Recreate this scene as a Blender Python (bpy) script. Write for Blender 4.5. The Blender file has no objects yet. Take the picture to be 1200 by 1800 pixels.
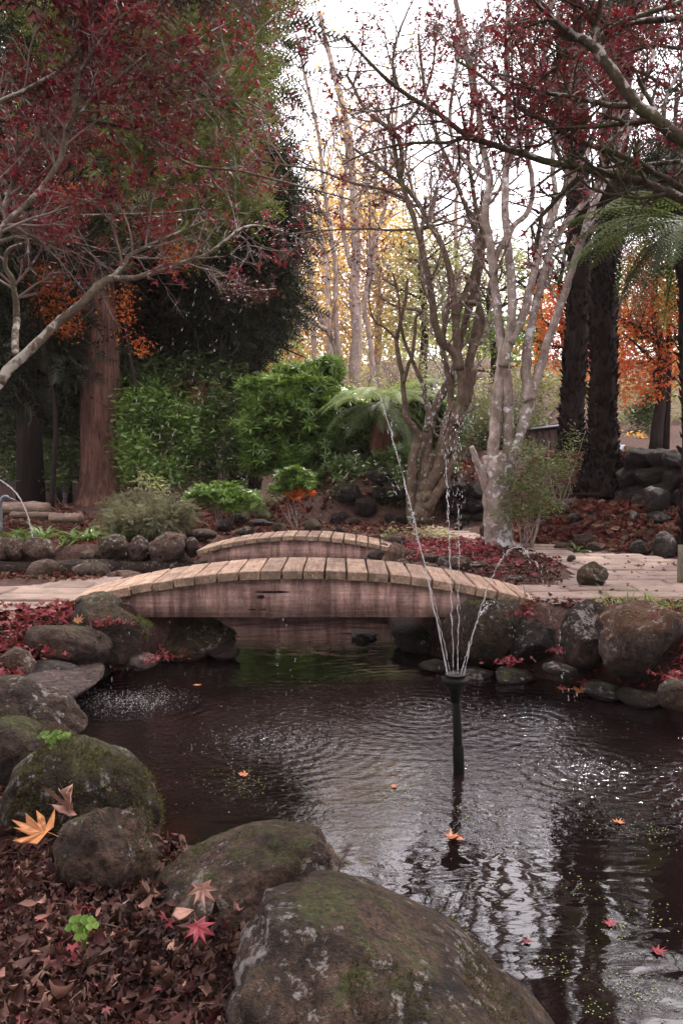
import bpy, bmesh, math, random
import numpy as np
from mathutils import Vector, Matrix, noise as mnoise

# ------------------------------------------------------------------ camera, sky, sun, exposure
S = bpy.context.scene
COL = S.collection
CAM_H = 1.5
PITCH = math.atan(110/1500)
cam_d = bpy.data.cameras.new('camera'); cam = bpy.data.objects.new('camera', cam_d); COL.objects.link(cam)
cam.location = (0, 0, CAM_H); cam.rotation_euler = (math.pi/2 - PITCH, 0, 0)
cam_d.sensor_fit = 'VERTICAL'; cam_d.sensor_height = 36; cam_d.sensor_width = 24; cam_d.lens = 30
cam_d.clip_start = .05; cam_d.clip_end = 600
S.camera = cam
SUN_EL, SUN_AZ = math.radians(52), math.radians(28)      # azimuth measured from +Y towards +X
W = bpy.data.worlds.new('World'); S.world = W; W.use_nodes = True
nt = W.node_tree; nt.nodes.clear()
wo = nt.nodes.new('ShaderNodeOutputWorld'); add = nt.nodes.new('ShaderNodeAddShader')
b1 = nt.nodes.new('ShaderNodeBackground'); b2 = nt.nodes.new('ShaderNodeBackground')
sk = nt.nodes.new('ShaderNodeTexSky'); sk.sky_type = 'NISHITA'; sk.sun_disc = False
sk.sun_elevation = SUN_EL; sk.sun_rotation = SUN_AZ
b1.inputs['Strength'].default_value = .09
b2.inputs['Color'].default_value = (1.0, .90, .905, 1); b2.inputs['Strength'].default_value = 2.9
nt.links.new(sk.outputs[0], b1.inputs['Color'])
nt.links.new(b1.outputs[0], add.inputs[0]); nt.links.new(b2.outputs[0], add.inputs[1]); nt.links.new(add.outputs[0], wo.inputs[0])
sun_d = bpy.data.lights.new('sun', 'SUN'); sun = bpy.data.objects.new('sun', sun_d); COL.objects.link(sun)
sun_d.energy = 5.0; sun_d.angle = math.radians(5); sun_d.color = (1, .93, .84)
sd = Vector((math.sin(SUN_AZ)*math.cos(SUN_EL), math.cos(SUN_AZ)*math.cos(SUN_EL), math.sin(SUN_EL)))
sun.rotation_euler = sd.to_track_quat('Z', 'Y').to_euler()
S.view_settings.view_transform = 'Standard'; S.view_settings.look = 'None'
S.view_settings.exposure = -0.1; S.view_settings.gamma = 1.0

rng = np.random.default_rng(7); random.seed(7)
R = math.radians

# ------------------------------------------------------------------ positions: a photo pixel seen at a depth, or on a level
def ray(px, py):
    dx = (px-600)/1500; du = (900-py)/1500
    c, s = math.cos(PITCH), math.sin(PITCH)
    return Vector((dx, c+du*s, -s+du*c))
def P(px, py, Y):
    d = ray(px, py); return Vector((0, 0, CAM_H)) + d*(Y/d.y)
def G(px, py, z=.42):
    d = ray(px, py); return Vector((0, 0, CAM_H)) + d*((z-CAM_H)/d.z)
def PX(Y): return Y/1500.0

def sstep(t): t = np.clip(t, 0, 1); return t*t*(3-2*t)

pond_px = [(1015,1815),(905,1715),(800,1635),(690,1555),(600,1500),(480,1500),(300,1480),(270,1400),(160,1330),(135,1290),(110,1215),
           (200,1190),(300,1168),(415,1140)]
POND = [G(a, b, 0).to_tuple()[:2] for a, b in pond_px]
POND += [(-1.05,6.9),(-1.5,7.35),(-2.6,7.55),(-7,7.8),(-7,9.15),(-2.0,9.1),(-1.45,9.3),(-1.3,10.4),(.35,10.5),(.4,9.6),(.3,8.6),(.32,7.4),(.4,6.6)]
POND += [G(a, b, 0).to_tuple()[:2] for a, b in [(765,1175),(880,1200),(1000,1224),(1200,1278)]] + [(2.8,4.1),(4.6,3.4),(4.9,.4),(.65,.4)]
POND = np.array(POND)
def seg_dist(x, y, poly):
    x = np.asarray(x, float); y = np.asarray(y, float)
    d = np.full(x.shape, 1e9); ins = np.zeros(x.shape, bool)
    n = len(poly)
    for i in range(n):
        ax, ay = poly[i]; bx, by = poly[(i+1) % n]
        ex, ey = bx-ax, by-ay; L = ex*ex+ey*ey
        t = np.clip(((x-ax)*ex+(y-ay)*ey)/L, 0, 1)
        d = np.minimum(d, np.hypot(x-ax-t*ex, y-ay-t*ey))
        cond = ((ay > y) != (by > y)) & (x < (bx-ax)*(y-ay)/((by-ay) if by != ay else 1e-9)+ax)
        ins ^= cond
    return np.where(ins, -d, d)
def vnoise(x, y, f, s=0):
    return (np.sin(x*f*1.3+1.7*np.sin(y*f*.9+s)+s)*np.cos(y*f*1.1+1.3*np.sin(x*f*.7+2+s)))
def ground_h(x, y):
    x = np.asarray(x, float); y = np.asarray(y, float)
    d = seg_dist(x, y, POND)
    base = .42 + .012*vnoise(x, y, 2.2) + .01*vnoise(x, y, 5.1, 3)
    base = base - .24*sstep((6.1-y)/1.5)*sstep((1.0-x)/1.0) - .05*sstep((3.6-y)/1) + .12*sstep((-1.3-x)/.8)*sstep((4.2-y)/1)
    A = .72*sstep((y-11.9)/.9)*sstep((x+1.2)/1.2)
    foot = np.maximum(9.7-.9*(x-2), 8.2)
    B = (.42*sstep((y-foot)/1.3)+.54*sstep((y-foot-1.55)/.4))*sstep((x-1.9)/.8)
    rise = np.maximum(A, B) + .10*sstep((y-12.5)/2)
    hill = np.where(y > 17, (y-17)*.15, 0)*sstep((70-y)/20+.6)
    hill = np.minimum(hill, 6.0)
    rough = .03*vnoise(x, y, 1.1, 5)*sstep((y-10)/4)
    top = base+rise+hill+rough
    t = sstep((d+.02)/(.3+.3*sstep((x-.6)/.4)*sstep((7-y)/1)))
    return -.35*(1-t)+top*t*1.0 + (0)
def gh(x, y): return float(ground_h(np.array([x]), np.array([y]))[0])

# ------------------------------------------------------------------ node helpers
def NM(name):
    m = bpy.data.materials.new(name); m.use_nodes = True; t = m.node_tree
    return m, t, t.nodes['Principled BSDF']
def node(t, kind, **kw):
    n = t.nodes.new(kind)
    for k, v in kw.items():
        if k.startswith('i_'):
            n.inputs[k[2:].replace('_', ' ')].default_value = v
        else: setattr(n, k, v)
    return n
def link(t, a, b): t.links.new(a, b)
def tex_noise(t, vec, scale, detail=5, rough=.55, dist=0):
    n = node(t, 'ShaderNodeTexNoise'); n.inputs['Scale'].default_value = scale; n.inputs['Detail'].default_value = detail
    n.inputs['Roughness'].default_value = rough; n.inputs['Distortion'].default_value = dist
    if vec is not None: link(t, vec, n.inputs['Vector'])
    return n.outputs['Fac']
def ramp(t, fac, stops):
    n = node(t, 'ShaderNodeValToRGB'); cr = n.color_ramp
    while len(cr.elements) < len(stops): cr.elements.new(.5)
    for e, (p, c) in zip(cr.elements, stops):
        e.position = p; e.color = (c[0], c[1], c[2], 1) if hasattr(c, '__len__') else (c, c, c, 1)
    if fac is not None: link(t, fac, n.inputs[0])
    return n.outputs[0]
def mixc(t, fac, a, b, mode='MIX'):
    n = node(t, 'ShaderNodeMix', data_type='RGBA', blend_type=mode)
    for s, v in ((0, fac), (6, a), (7, b)):
        if isinstance(v, (int, float)): n.inputs[s].default_value = v
        elif isinstance(v, tuple): n.inputs[s].default_value = (*v[:3], 1)
        else: link(t, v, n.inputs[s])
    return n.outputs[2]
def mth(t, op, a, b=None, c=None, clamp=False):
    n = node(t, 'ShaderNodeMath', operation=op, use_clamp=clamp)
    for i, v in enumerate((a, b, c)):
        if v is None: continue
        if isinstance(v, (int, float)): n.inputs[i].default_value = v
        else: link(t, v, n.inputs[i])
    return n.outputs[0]
def mapping(t, vec, scale=(1,1,1), loc=(0,0,0)):
    n = node(t, 'ShaderNodeMapping'); n.inputs['Scale'].default_value = scale; n.inputs['Location'].default_value = loc
    link(t, vec, n.inputs[0]); return n.outputs[0]
def bump(t, p, h, dist, strength=1.0, normal=None):
    n = node(t, 'ShaderNodeBump'); n.inputs['Distance'].default_value = dist; n.inputs['Strength'].default_value = strength
    link(t, h, n.inputs['Height'])
    if normal is not None: link(t, normal, n.inputs['Normal'])
    if p is not None: link(t, n.outputs[0], p.inputs['Normal'])
    return n.outputs[0]
def objvec(t, rnd=True):
    tc = node(t, 'ShaderNodeTexCoord'); v = tc.outputs['Object']
    if rnd:
        oi = node(t, 'ShaderNodeObjectInfo'); a = node(t, 'ShaderNodeVectorMath', operation='ADD')
        m = mth(t, 'MULTIPLY', oi.outputs['Random'], 37.0)
        link(t, v, a.inputs[0]); link(t, m, a.inputs[1]); v = a.outputs[0]
    return v
def upness(t):
    g = node(t, 'ShaderNodeNewGeometry'); s = node(t, 'ShaderNodeSeparateXYZ'); link(t, g.outputs['Normal'], s.inputs[0]); return s.outputs[2]

def rock_mat(name, c1, c2, c3, lichen=.0, moss=0., rough=.85, spec=.3, rust=0., scl=1.):
    m, t, p = NM(name); v = objvec(t)
    n1 = tex_noise(t, v, 4.5*scl, 8, .66, .3); n2 = tex_noise(t, v, 28*scl, 7, .72); n3 = tex_noise(t, v, 110*scl, 3, .6)
    col = ramp(t, n1, [(.30, c1), (.48, c2), (.68, c3)])
    sp = ramp(t, n2, [(.34, .2), (.5, .95), (.68, 1.75)]); col = mixc(t, 1.0, col, sp, 'MULTIPLY')
    sp2 = ramp(t, n3, [(.35, .6), (.6, 1.15)]); col = mixc(t, .8, col, sp2, 'MULTIPLY')
    vo = node(t, 'ShaderNodeTexVoronoi', feature='DISTANCE_TO_EDGE'); vo.inputs['Scale'].default_value = 3.4*scl
    wv = node(t, 'ShaderNodeMix', data_type='VECTOR'); wv.inputs[0].default_value = .35; link(t, v, wv.inputs[4]); nn = node(t, 'ShaderNodeTexNoise'); nn.inputs['Scale'].default_value = 4*scl; nn.inputs['Detail'].default_value = 6; link(t, v, nn.inputs['Vector']); link(t, nn.outputs['Color'], wv.inputs[5]); link(t, wv.outputs[1], vo.inputs['Vector'])
    crack = ramp(t, vo.outputs['Distance'], [(.0, 0), (.035, 1)]); pits = ramp(t, tex_noise(t, v, 55*scl, 4, .8), [(.34, 0), (.44, 1)])
    col = mixc(t, .55, col, mixc(t, 1.0, crack, pits, 'MULTIPLY'), 'MULTIPLY')
    oi = node(t, 'ShaderNodeObjectInfo'); tint = ramp(t, oi.outputs['Random'], [(0, (.44,.33,.27)), (.5, (.64,.50,.42)), (1, (.86,.70,.60))])
    col = mixc(t, 1.0, col, tint, 'MULTIPLY')
    up = upness(t)
    if rust:
        nr = tex_noise(t, v, 6*scl, 5); f = mth(t, 'MULTIPLY', ramp(t, mth(t, 'ADD', nr, mth(t, 'MULTIPLY', up, .35)), [(.62, 0), (.75, 1)]), rust)
        col = mixc(t, mth(t, 'MULTIPLY', f, .75), col, (.10, .045, .018))
    if lichen:
        l1 = tex_noise(t, v, 24*scl, 8, .74); l2 = tex_noise(t, v, 2.3*scl, 3)
        f = mth(t, 'MULTIPLY', ramp(t, mth(t, 'ADD', mth(t, 'MULTIPLY', l1, .72), mth(t, 'MULTIPLY', l2, .38)), [(.625-.06*lichen, 0), (.66, 1)]), min(1, .55+lichen*.4))
        f = mth(t, 'MULTIPLY', f, ramp(t, up, [(.0, .15), (.4, 1)]))
        col = mixc(t, f, col, (.36, .33, .31))
    h = n2
    if moss:
        k1 = tex_noise(t, v, 9*scl, 9, .78); k = mth(t, 'ADD', mth(t, 'MULTIPLY', up, .45), k1)
        f = ramp(t, k, [(1.0-.22*moss, 0), (1.12-.2*moss, 1)])
        mn = tex_noise(t, v, 70*scl, 4); mc = ramp(t, mn, [(.3, (.016,.017,.005)), (.5, (.042,.047,.011)), (.75, (.095,.10,.025))])
        col = mixc(t, mth(t, 'MULTIPLY', f, .9), col, mc)
    link(t, col, p.inputs['Base Color']); p.inputs['Roughness'].default_value = rough; p.inputs['Specular IOR Level'].default_value = spec
    hh = mth(t, 'ADD', mth(t, 'MULTIPLY', n1, 1.0), mth(t, 'ADD', mth(t, 'MULTIPLY', n2, .5), mth(t, 'ADD', mth(t, 'MULTIPLY', n3, .14), mth(t, 'ADD', mth(t, 'MULTIPLY', crack, .12), mth(t, 'MULTIPLY', pits, .10)))))
    bump(t, p, hh, .075/scl, 1.0)
    return m
M = {}
M['rock'] = rock_mat('brown basalt', (.022,.014,.011), (.066,.045,.035), (.135,.10,.083), lichen=.25, moss=.15)
M['rock_pale'] = rock_mat('pale basalt', (.05,.035,.028), (.13,.097,.08), (.24,.19,.16), lichen=.4, moss=.1)
M['rock_moss'] = rock_mat('mossy basalt', (.014,.009,.007), (.05,.035,.025), (.11,.08,.056), lichen=.1, moss=.75)
M['rock_lichen'] = rock_mat('lichened basalt', (.022,.015,.012), (.08,.058,.044), (.18,.14,.115), lichen=.3, moss=.4)
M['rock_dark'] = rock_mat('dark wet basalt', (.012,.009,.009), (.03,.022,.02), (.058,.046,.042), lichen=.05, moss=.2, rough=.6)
M['rock_rust'] = rock_mat('rusty basalt', (.022,.015,.013), (.055,.041,.035), (.10,.08,.07), lichen=.15, moss=.1, rust=1.0)
M['rock_wet'] = rock_mat('wet flat stone', (.06,.045,.045), (.14,.11,.11), (.25,.2,.2), rough=.22, spec=.8)
M['rock_olive'] = rock_mat('olive lichened basalt', (.028,.021,.013), (.07,.055,.034), (.12,.098,.066), lichen=.2, moss=.5)
M['wall_rock'] = rock_mat('wall basalt', (.012,.009,.008), (.034,.025,.022), (.065,.05,.043), lichen=.1, moss=.2)

def soil_mat():
    m, t, p = NM('soil and bark mulch'); g = node(t, 'ShaderNodeNewGeometry'); v = g.outputs['Position']
    n1 = tex_noise(t, v, 1.3, 6, .6); n2 = tex_noise(t, v, 22, 8, .75, .4); n3 = tex_noise(t, v, 90, 4, .7)
    c = ramp(t, n2, [(.25, (.03,.016,.014)), (.45, (.07,.038,.030)), (.6, (.135,.08,.062)), (.8, (.24,.155,.12))])
    c = mixc(t, 1.0, c, ramp(t, n3, [(.3, .45), (.65, 1.3)]), 'MULTIPLY')
    c = mixc(t, ramp(t, n1, [(.45, 0), (.7, .45)]), c, (.10, .04, .035))
    s = node(t, 'ShaderNodeSeparateXYZ'); link(t, v, s.inputs[0]); wet = ramp(t, mth(t, 'ADD', s.outputs[2], mth(t, 'MULTIPLY', n1, .12)), [(.12, 1), (.26, 0)])
    c = mixc(t, wet, c, mixc(t, 1.0, c, (.30,.27,.26), 'MULTIPLY'))
    link(t, c, p.inputs['Base Color']); link(t, ramp(t, wet, [(0, .95), (1, .45)]), p.inputs['Roughness']); p.inputs['Specular IOR Level'].default_value = .25
    bump(t, p, mth(t, 'ADD', n2, mth(t, 'MULTIPLY', n3, .35)), .05, .9); return m
M['soil'] = soil_mat()
def paving_mat():
    m, t, p = NM('sandstone paving'); v = objvec(t)
    n1 = tex_noise(t, v, 6, 7, .65); n2 = tex_noise(t, v, 60, 5, .7)
    oi = node(t, 'ShaderNodeObjectInfo')
    c = ramp(t, oi.outputs['Random'], [(0, (.16,.108,.086)), (.5, (.22,.155,.125)), (1, (.29,.21,.17))])
    c = mixc(t, 1.0, c, ramp(t, n1, [(.3, .62), (.6, 1.08)]), 'MULTIPLY'); c = mixc(t, 1.0, c, ramp(t, n2, [(.3, .8), (.65, 1.1)]), 'MULTIPLY')
    link(t, c, p.inputs['Base Color']); p.inputs['Roughness'].default_value = .85
    bump(t, p, mth(t, 'ADD', n1, mth(t, 'MULTIPLY', n2, .3)), .015, .8); return m
M['paving'] = paving_mat()
def sand_mat():
    m, t, p = NM('sandy joint grit'); g = node(t, 'ShaderNodeNewGeometry'); v = g.outputs['Position']
    n2 = tex_noise(t, v, 40, 6, .7); n1 = tex_noise(t, v, 3, 5)
    c = ramp(t, n2, [(.3, (.13,.085,.07)), (.6, (.28,.2,.17))]); c = mixc(t, 1.0, c, ramp(t, n1, [(.35, .6), (.65, 1.1)]), 'MULTIPLY')
    link(t, c, p.inputs['Base Color']); p.inputs['Roughness'].default_value = .95; bump(t, p, n2, .02, .7); return m
M['sand'] = sand_mat()
def wood_mat(name, cols, grain_axis='Y', streak=0., rough=.8, moss=0.):
    m, t, p = NM(name); v = objvec(t)
    sc = {'Y': (30, 2.2, 30), 'X': (1.6, 30, 30), 'Z': (26, 26, 2)}[grain_axis]
    g1 = tex_noise(t, mapping(t, v, sc), 1.6, 8, .7, .6); n1 = tex_noise(t, v, 5, 6, .65); n2 = tex_noise(t, v, 45, 4, .7)
    c = ramp(t, g1, [(.28, cols[0]), (.5, cols[1]), (.72, cols[2])])
    c = mixc(t, 1.0, c, ramp(t, n1, [(.3, .55), (.6, 1.12)]), 'MULTIPLY'); c = mixc(t, .7, c, ramp(t, n2, [(.3, .6), (.65, 1.15)]), 'MULTIPLY')
    oi = node(t, 'ShaderNodeObjectInfo'); c = mixc(t, 1.0, c, ramp(t, oi.outputs['Random'], [(0, (.78,.76,.76)), (1, (1.15,1.12,1.08))]), 'MULTIPLY')
    if streak:
        s1 = tex_noise(t, mapping(t, v, (9, 9, .9)), 1.4, 6, .7, .3); c = mixc(t, mth(t, 'MULTIPLY', ramp(t, s1, [(.42, 1), (.6, 0)]), streak), c, (.045,.02,.018))
        s2 = tex_noise(t, mapping(t, v, (5, 5, 2.2), (3, 1, 5)), 1.3, 6, .7, .3); c = mixc(t, mth(t, 'MULTIPLY', ramp(t, s2, [(.5, 0), (.66, 1)]), streak*.75), c, (.42,.29,.27))
    if moss:
        k = tex_noise(t, v, 6, 6, .7); up = upness(t); f = mth(t, 'MULTIPLY', ramp(t, mth(t, 'SUBTRACT', k, mth(t, 'MULTIPLY', up, .25)), [(.45, 0), (.62, 1)]), moss); c = mixc(t, f, c, (.05,.052,.02))
    link(t, c, p.inputs['Base Color']); p.inputs['Roughness'].default_value = rough; p.inputs['Specular IOR Level'].default_value = .3
    bump(t, p, mth(t, 'ADD', g1, mth(t, 'MULTIPLY', n2, .4)), .008, .8); return m
M['plank'] = wood_mat('weathered deck timber', [(.12,.075,.052), (.33,.225,.165), (.50,.365,.28)], 'Y', moss=.5)
M['beam'] = wood_mat('stained bridge side board', [(.24,.13,.11), (.44,.275,.235), (.56,.38,.34)], 'X', streak=.62)
M['logwood'] = wood_mat('old grey log', [(.07,.045,.035), (.17,.115,.09), (.3,.22,.18)], 'X', moss=.5)
M['shed_wall'] = wood_mat('brown shed boards', [(.05,.028,.027), (.085,.05,.048), (.12,.075,.07)], 'Z')
M['post_wood'] = wood_mat('grey post timber', [(.06,.05,.035), (.14,.12,.085), (.22,.19,.14)], 'Z', moss=.5)

def bark_mat(name, c1, c2, c3, lichen=0., lcol=(.55,.55,.56), vert=True, fine=1., moss=0., top_light=False):
    m, t, p = NM(name); v = objvec(t)
    sc = (14*fine, 14*fine, 1.6*fine) if vert else (9*fine, 9*fine, 7*fine)
    g1 = tex_noise(t, mapping(t, v, sc), 1.3, 8, .7, .5); n1 = tex_noise(t, v, 3, 5, .6); n2 = tex_noise(t, v, 60, 4, .7)
    c = ramp(t, g1, [(.3, c1), (.5, c2), (.7, c3)]); c = mixc(t, 1.0, c, ramp(t, n1, [(.3, .65), (.65, 1.2)]), 'MULTIPLY')
    if moss:
        k = tex_noise(t, v, 4, 5); c = mixc(t, mth(t, 'MULTIPLY', ramp(t, k, [(.45, 0), (.65, 1)]), moss), c, (.07,.075,.025))
    if lichen:
        l1 = tex_noise(t, v, 13, 6, .68); l2 = tex_noise(t, v, 1.6, 3)
        k = mth(t, 'ADD', mth(t, 'MULTIPLY', l1, .7), mth(t, 'MULTIPLY', l2, .4))
        if top_light: k = mth(t, 'ADD', k, mth(t, 'MULTIPLY', upness(t), .08))  # pale patches favour tops, putting the branch highlights into the colour with lichen
        f = ramp(t, k, [(.66-.14*lichen, 0), (.70-.11*lichen, 1)])
        c = mixc(t, mth(t, 'MULTIPLY', f, .85), c, lcol)
    link(t, c, p.inputs['Base Color']); p.inputs['Roughness'].default_value = .9; p.inputs['Specular IOR Level'].default_value = .2
    bump(t, p, mth(t, 'ADD', g1, mth(t, 'MULTIPLY', n2, .25)), .03 if vert else .012, .9); return m
M['bark_redwood'] = bark_mat('redwood bark', (.035,.013,.010), (.12,.058,.044), (.24,.135,.105))
M['bark_dark'] = bark_mat('dark conifer bark', (.006,.004,.004), (.018,.011,.010), (.035,.024,.02))
M['bark_lichen'] = bark_mat('lichened maple bark', (.10,.072,.06), (.22,.17,.148), (.36,.305,.28), lichen=.45, vert=False, moss=.3)
M['bark_brown'] = bark_mat('brown maple bark', (.045,.03,.022), (.11,.075,.055), (.19,.14,.11), lichen=.1, vert=False, moss=.45)
M['bark_branch'] = bark_mat('lichened branch bark with painted highlights', (.05,.037,.027), (.13,.10,.075), (.23,.19,.15), lichen=.6, lcol=(.4,.37,.32), vert=False, fine=2.5, moss=.5, top_light=True)
M['bark_branch_dark'] = bark_mat('mossy dark branch bark', (.02,.014,.011), (.055,.042,.028), (.11,.09,.062), lichen=.35, lcol=(.42,.38,.36), vert=False, fine=2.5, moss=.7, top_light=True)
M['bark_pale'] = bark_mat('pale eucalypt bark', (.2,.14,.12), (.36,.28,.245), (.5,.42,.38), lichen=.2, vert=True)
M['bark_fern'] = bark_mat('fibrous tree fern trunk', (.004,.003,.003), (.015,.009,.008), (.035,.021,.018), vert=True)
M['twig'] = bark_mat('grey twigs', (.1,.07,.06), (.2,.15,.13), (.3,.24,.21), vert=False, lichen=.3)

def leaf_mat(name, cols, trans=.35, rough=.5, spec=.35, var=.5):
    m, t, p = NM(name)
    g = node(t, 'ShaderNodeNewGeometry'); c = ramp(t, g.outputs['Random Per Island'], [(i/(len(cols)-1), k) for i, k in enumerate(cols)])
    n1 = tex_noise(t, g.outputs['Position'], 2.1, 3); c = mixc(t, var, c, ramp(t, n1, [(.35, .5), (.65, 1.4)]), 'MULTIPLY')
    link(t, c, p.inputs['Base Color']); p.inputs['Roughness'].default_value = rough; p.inputs['Specular IOR Level'].default_value = spec
    tr = node(t, 'ShaderNodeBsdfTranslucent'); link(t, mixc(t, 1.0, c, (1.25,1.2,.9), 'MULTIPLY'), tr.inputs['Color'])
    mx = node(t, 'ShaderNodeMixShader'); mx.inputs[0].default_value = trans
    out = t.nodes['Material Output']; link(t, p.outputs[0], mx.inputs[1]); link(t, tr.outputs[0], mx.inputs[2]); link(t, mx.outputs[0], out.inputs[0])
    return m
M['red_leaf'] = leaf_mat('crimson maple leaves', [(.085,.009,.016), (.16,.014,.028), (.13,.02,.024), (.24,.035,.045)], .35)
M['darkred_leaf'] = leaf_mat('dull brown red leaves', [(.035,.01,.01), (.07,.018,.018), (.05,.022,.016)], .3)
M['green_leaf'] = leaf_mat('glossy green leaves', [(.05,.10,.018), (.11,.19,.035), (.17,.27,.06), (.07,.13,.025)], .35, .35, .5)
M['deep_leaf'] = leaf_mat('deep green leaves', [(.03,.055,.014), (.06,.10,.025), (.10,.145,.045)], .25, .35, .5)
M['lime_leaf'] = leaf_mat('bright green leaves', [(.10,.2,.03), (.18,.3,.05), (.25,.36,.09)], .45)
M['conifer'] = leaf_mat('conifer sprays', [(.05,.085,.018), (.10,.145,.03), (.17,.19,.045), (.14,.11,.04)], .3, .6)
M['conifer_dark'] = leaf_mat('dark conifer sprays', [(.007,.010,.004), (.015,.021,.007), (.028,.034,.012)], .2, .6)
M['brown_conifer'] = leaf_mat('brown drooping sprays', [(.04,.016,.013), (.07,.028,.022), (.05,.03,.018)], .25, .6)
M['orange_leaf'] = leaf_mat('orange maple leaves', [(.45,.11,.02), (.55,.17,.035), (.48,.07,.03), (.6,.22,.05)], .45)
M['yellow_leaf'] = leaf_mat('yellow autumn leaves', [(.6,.42,.14), (.7,.54,.2), (.58,.3,.1), (.55,.48,.2)], .55)
M['olive_leaf'] = leaf_mat('pale olive leaves', [(.18,.2,.08), (.3,.32,.14), (.42,.42,.22)], .4)
M['fern'] = leaf_mat('tree fern fronds', [(.045,.068,.022), (.075,.105,.035), (.115,.145,.055)], .4)
M['fern_pale'] = leaf_mat('pale tree fern fronds', [(.17,.24,.08), (.25,.33,.12), (.34,.42,.18)], .45)
M['fern_dark'] = leaf_mat('dark tree fern fronds', [(.014,.02,.008), (.028,.036,.013), (.045,.056,.022)], .3)
M['fern_dead'] = leaf_mat('dead rusty fronds', [(.10,.03,.018), (.18,.06,.035), (.14,.055,.035)], .3)
M['shrub_small'] = leaf_mat('small shrub leaves', [(.05,.08,.025), (.10,.14,.045), (.15,.19,.07), (.12,.08,.04)], .35)
M['grey_green'] = leaf_mat('grey green needles', [(.06,.07,.03), (.11,.12,.055), (.15,.12,.08), (.17,.17,.09)], .25, .7)
M['strap'] = leaf_mat('strap leaves', [(.05,.10,.018), (.09,.15,.03), (.14,.2,.05)], .3, .3, .5)
M['grass'] = leaf_mat('grass blades', [(.12,.16,.04), (.2,.24,.07), (.28,.28,.12)], .35)
M['litter'] = leaf_mat('dry leaf litter', [(.018,.007,.006), (.045,.017,.014), (.07,.028,.021), (.11,.055,.04), (.06,.012,.014), (.17,.10,.075)], .12, .7, .25, .55)
M['red_litter'] = leaf_mat('fallen red leaves', [(.10,.014,.02), (.19,.022,.034), (.24,.04,.05), (.11,.025,.022)], .2, .6, .25, .4)
M['mixed_litter'] = leaf_mat('mixed fallen leaves', [(.07,.018,.015), (.13,.03,.024), (.10,.045,.032), (.19,.10,.065), (.045,.018,.015)], .15, .7, .25, .5)
M['duckweed'] = leaf_mat('duckweed', [(.08,.12,.025), (.14,.18,.04), (.2,.23,.07)], .1)
def plain(name, col, rough=.6, spec=.4, metal=0., var=.3, scale=12, bmp=.004):
    m, t, p = NM(name); v = objvec(t); n = tex_noise(t, v, scale, 6, .65)
    c = mixc(t, var, col, ramp(t, n, [(.3, .35), (.65, 1.35)]), 'MULTIPLY'); link(t, c, p.inputs['Base Color'])
    p.inputs['Roughness'].default_value = rough; p.inputs['Specular IOR Level'].default_value = spec; p.inputs['Metallic'].default_value = metal
    bump(t, p, n, bmp, .6); return m
M['big_orange'] = plain('orange fallen leaf', (.33,.125,.035), .5, .4, 0, .45, 18, .003)
M['big_red'] = plain('crimson fallen leaf', (.2,.016,.026), .5, .4, 0, .4, 18, .003)
M['rust_leaf'] = plain('rust fallen leaf', (.3,.09,.025), .5, .4, 0, .4, 18, .003)
M['tan_leaf'] = plain('tan curled leaf', (.3,.16,.12), .6, .3, 0, .45, 18, .003)
M['plastic'] = plain('black pump plastic', (.004,.003,.003), .6, .12, 0, .3, 40, .001)
M['heron'] = plain('blue grey painted metal', (.12,.125,.14), .4, .5, .3, .4, 20, .002)
M['trim'] = plain('pale blue grey metal trim', (.36,.39,.45), .45, .5, .2, .2, 10, .001)
M['panel'] = plain('pale enamel panel', (.5,.54,.6), .5, .4, 0, .25, 6, .001)
M['liner'] = rock_mat('wet concrete pond edge', (.009,.006,.006), (.022,.016,.016), (.042,.033,.031), rough=.5, spec=.4, moss=.05)
def water_jet_mat():
    m, t, p = NM('running water'); p.inputs['Base Color'].default_value = (.95,.93,.95,1); p.inputs['Roughness'].default_value = .12
    p.inputs['IOR'].default_value = 1.33; p.inputs['Transmission Weight'].default_value = .82; return m
M['jet'] = water_jet_mat()
SPLASH = [tuple(G(225, 1232, 0))[:2], tuple(G(480, 1300, 0))[:2], tuple(G(1020, 1352, 0))[:2], tuple(G(740, 1245, 0))[:2], tuple(G(930,1265,0))[:2]]
SPR = [(.42,.2), (.55,.32), (.5,.3), (.45,.2), (.5,.2)]
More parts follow.
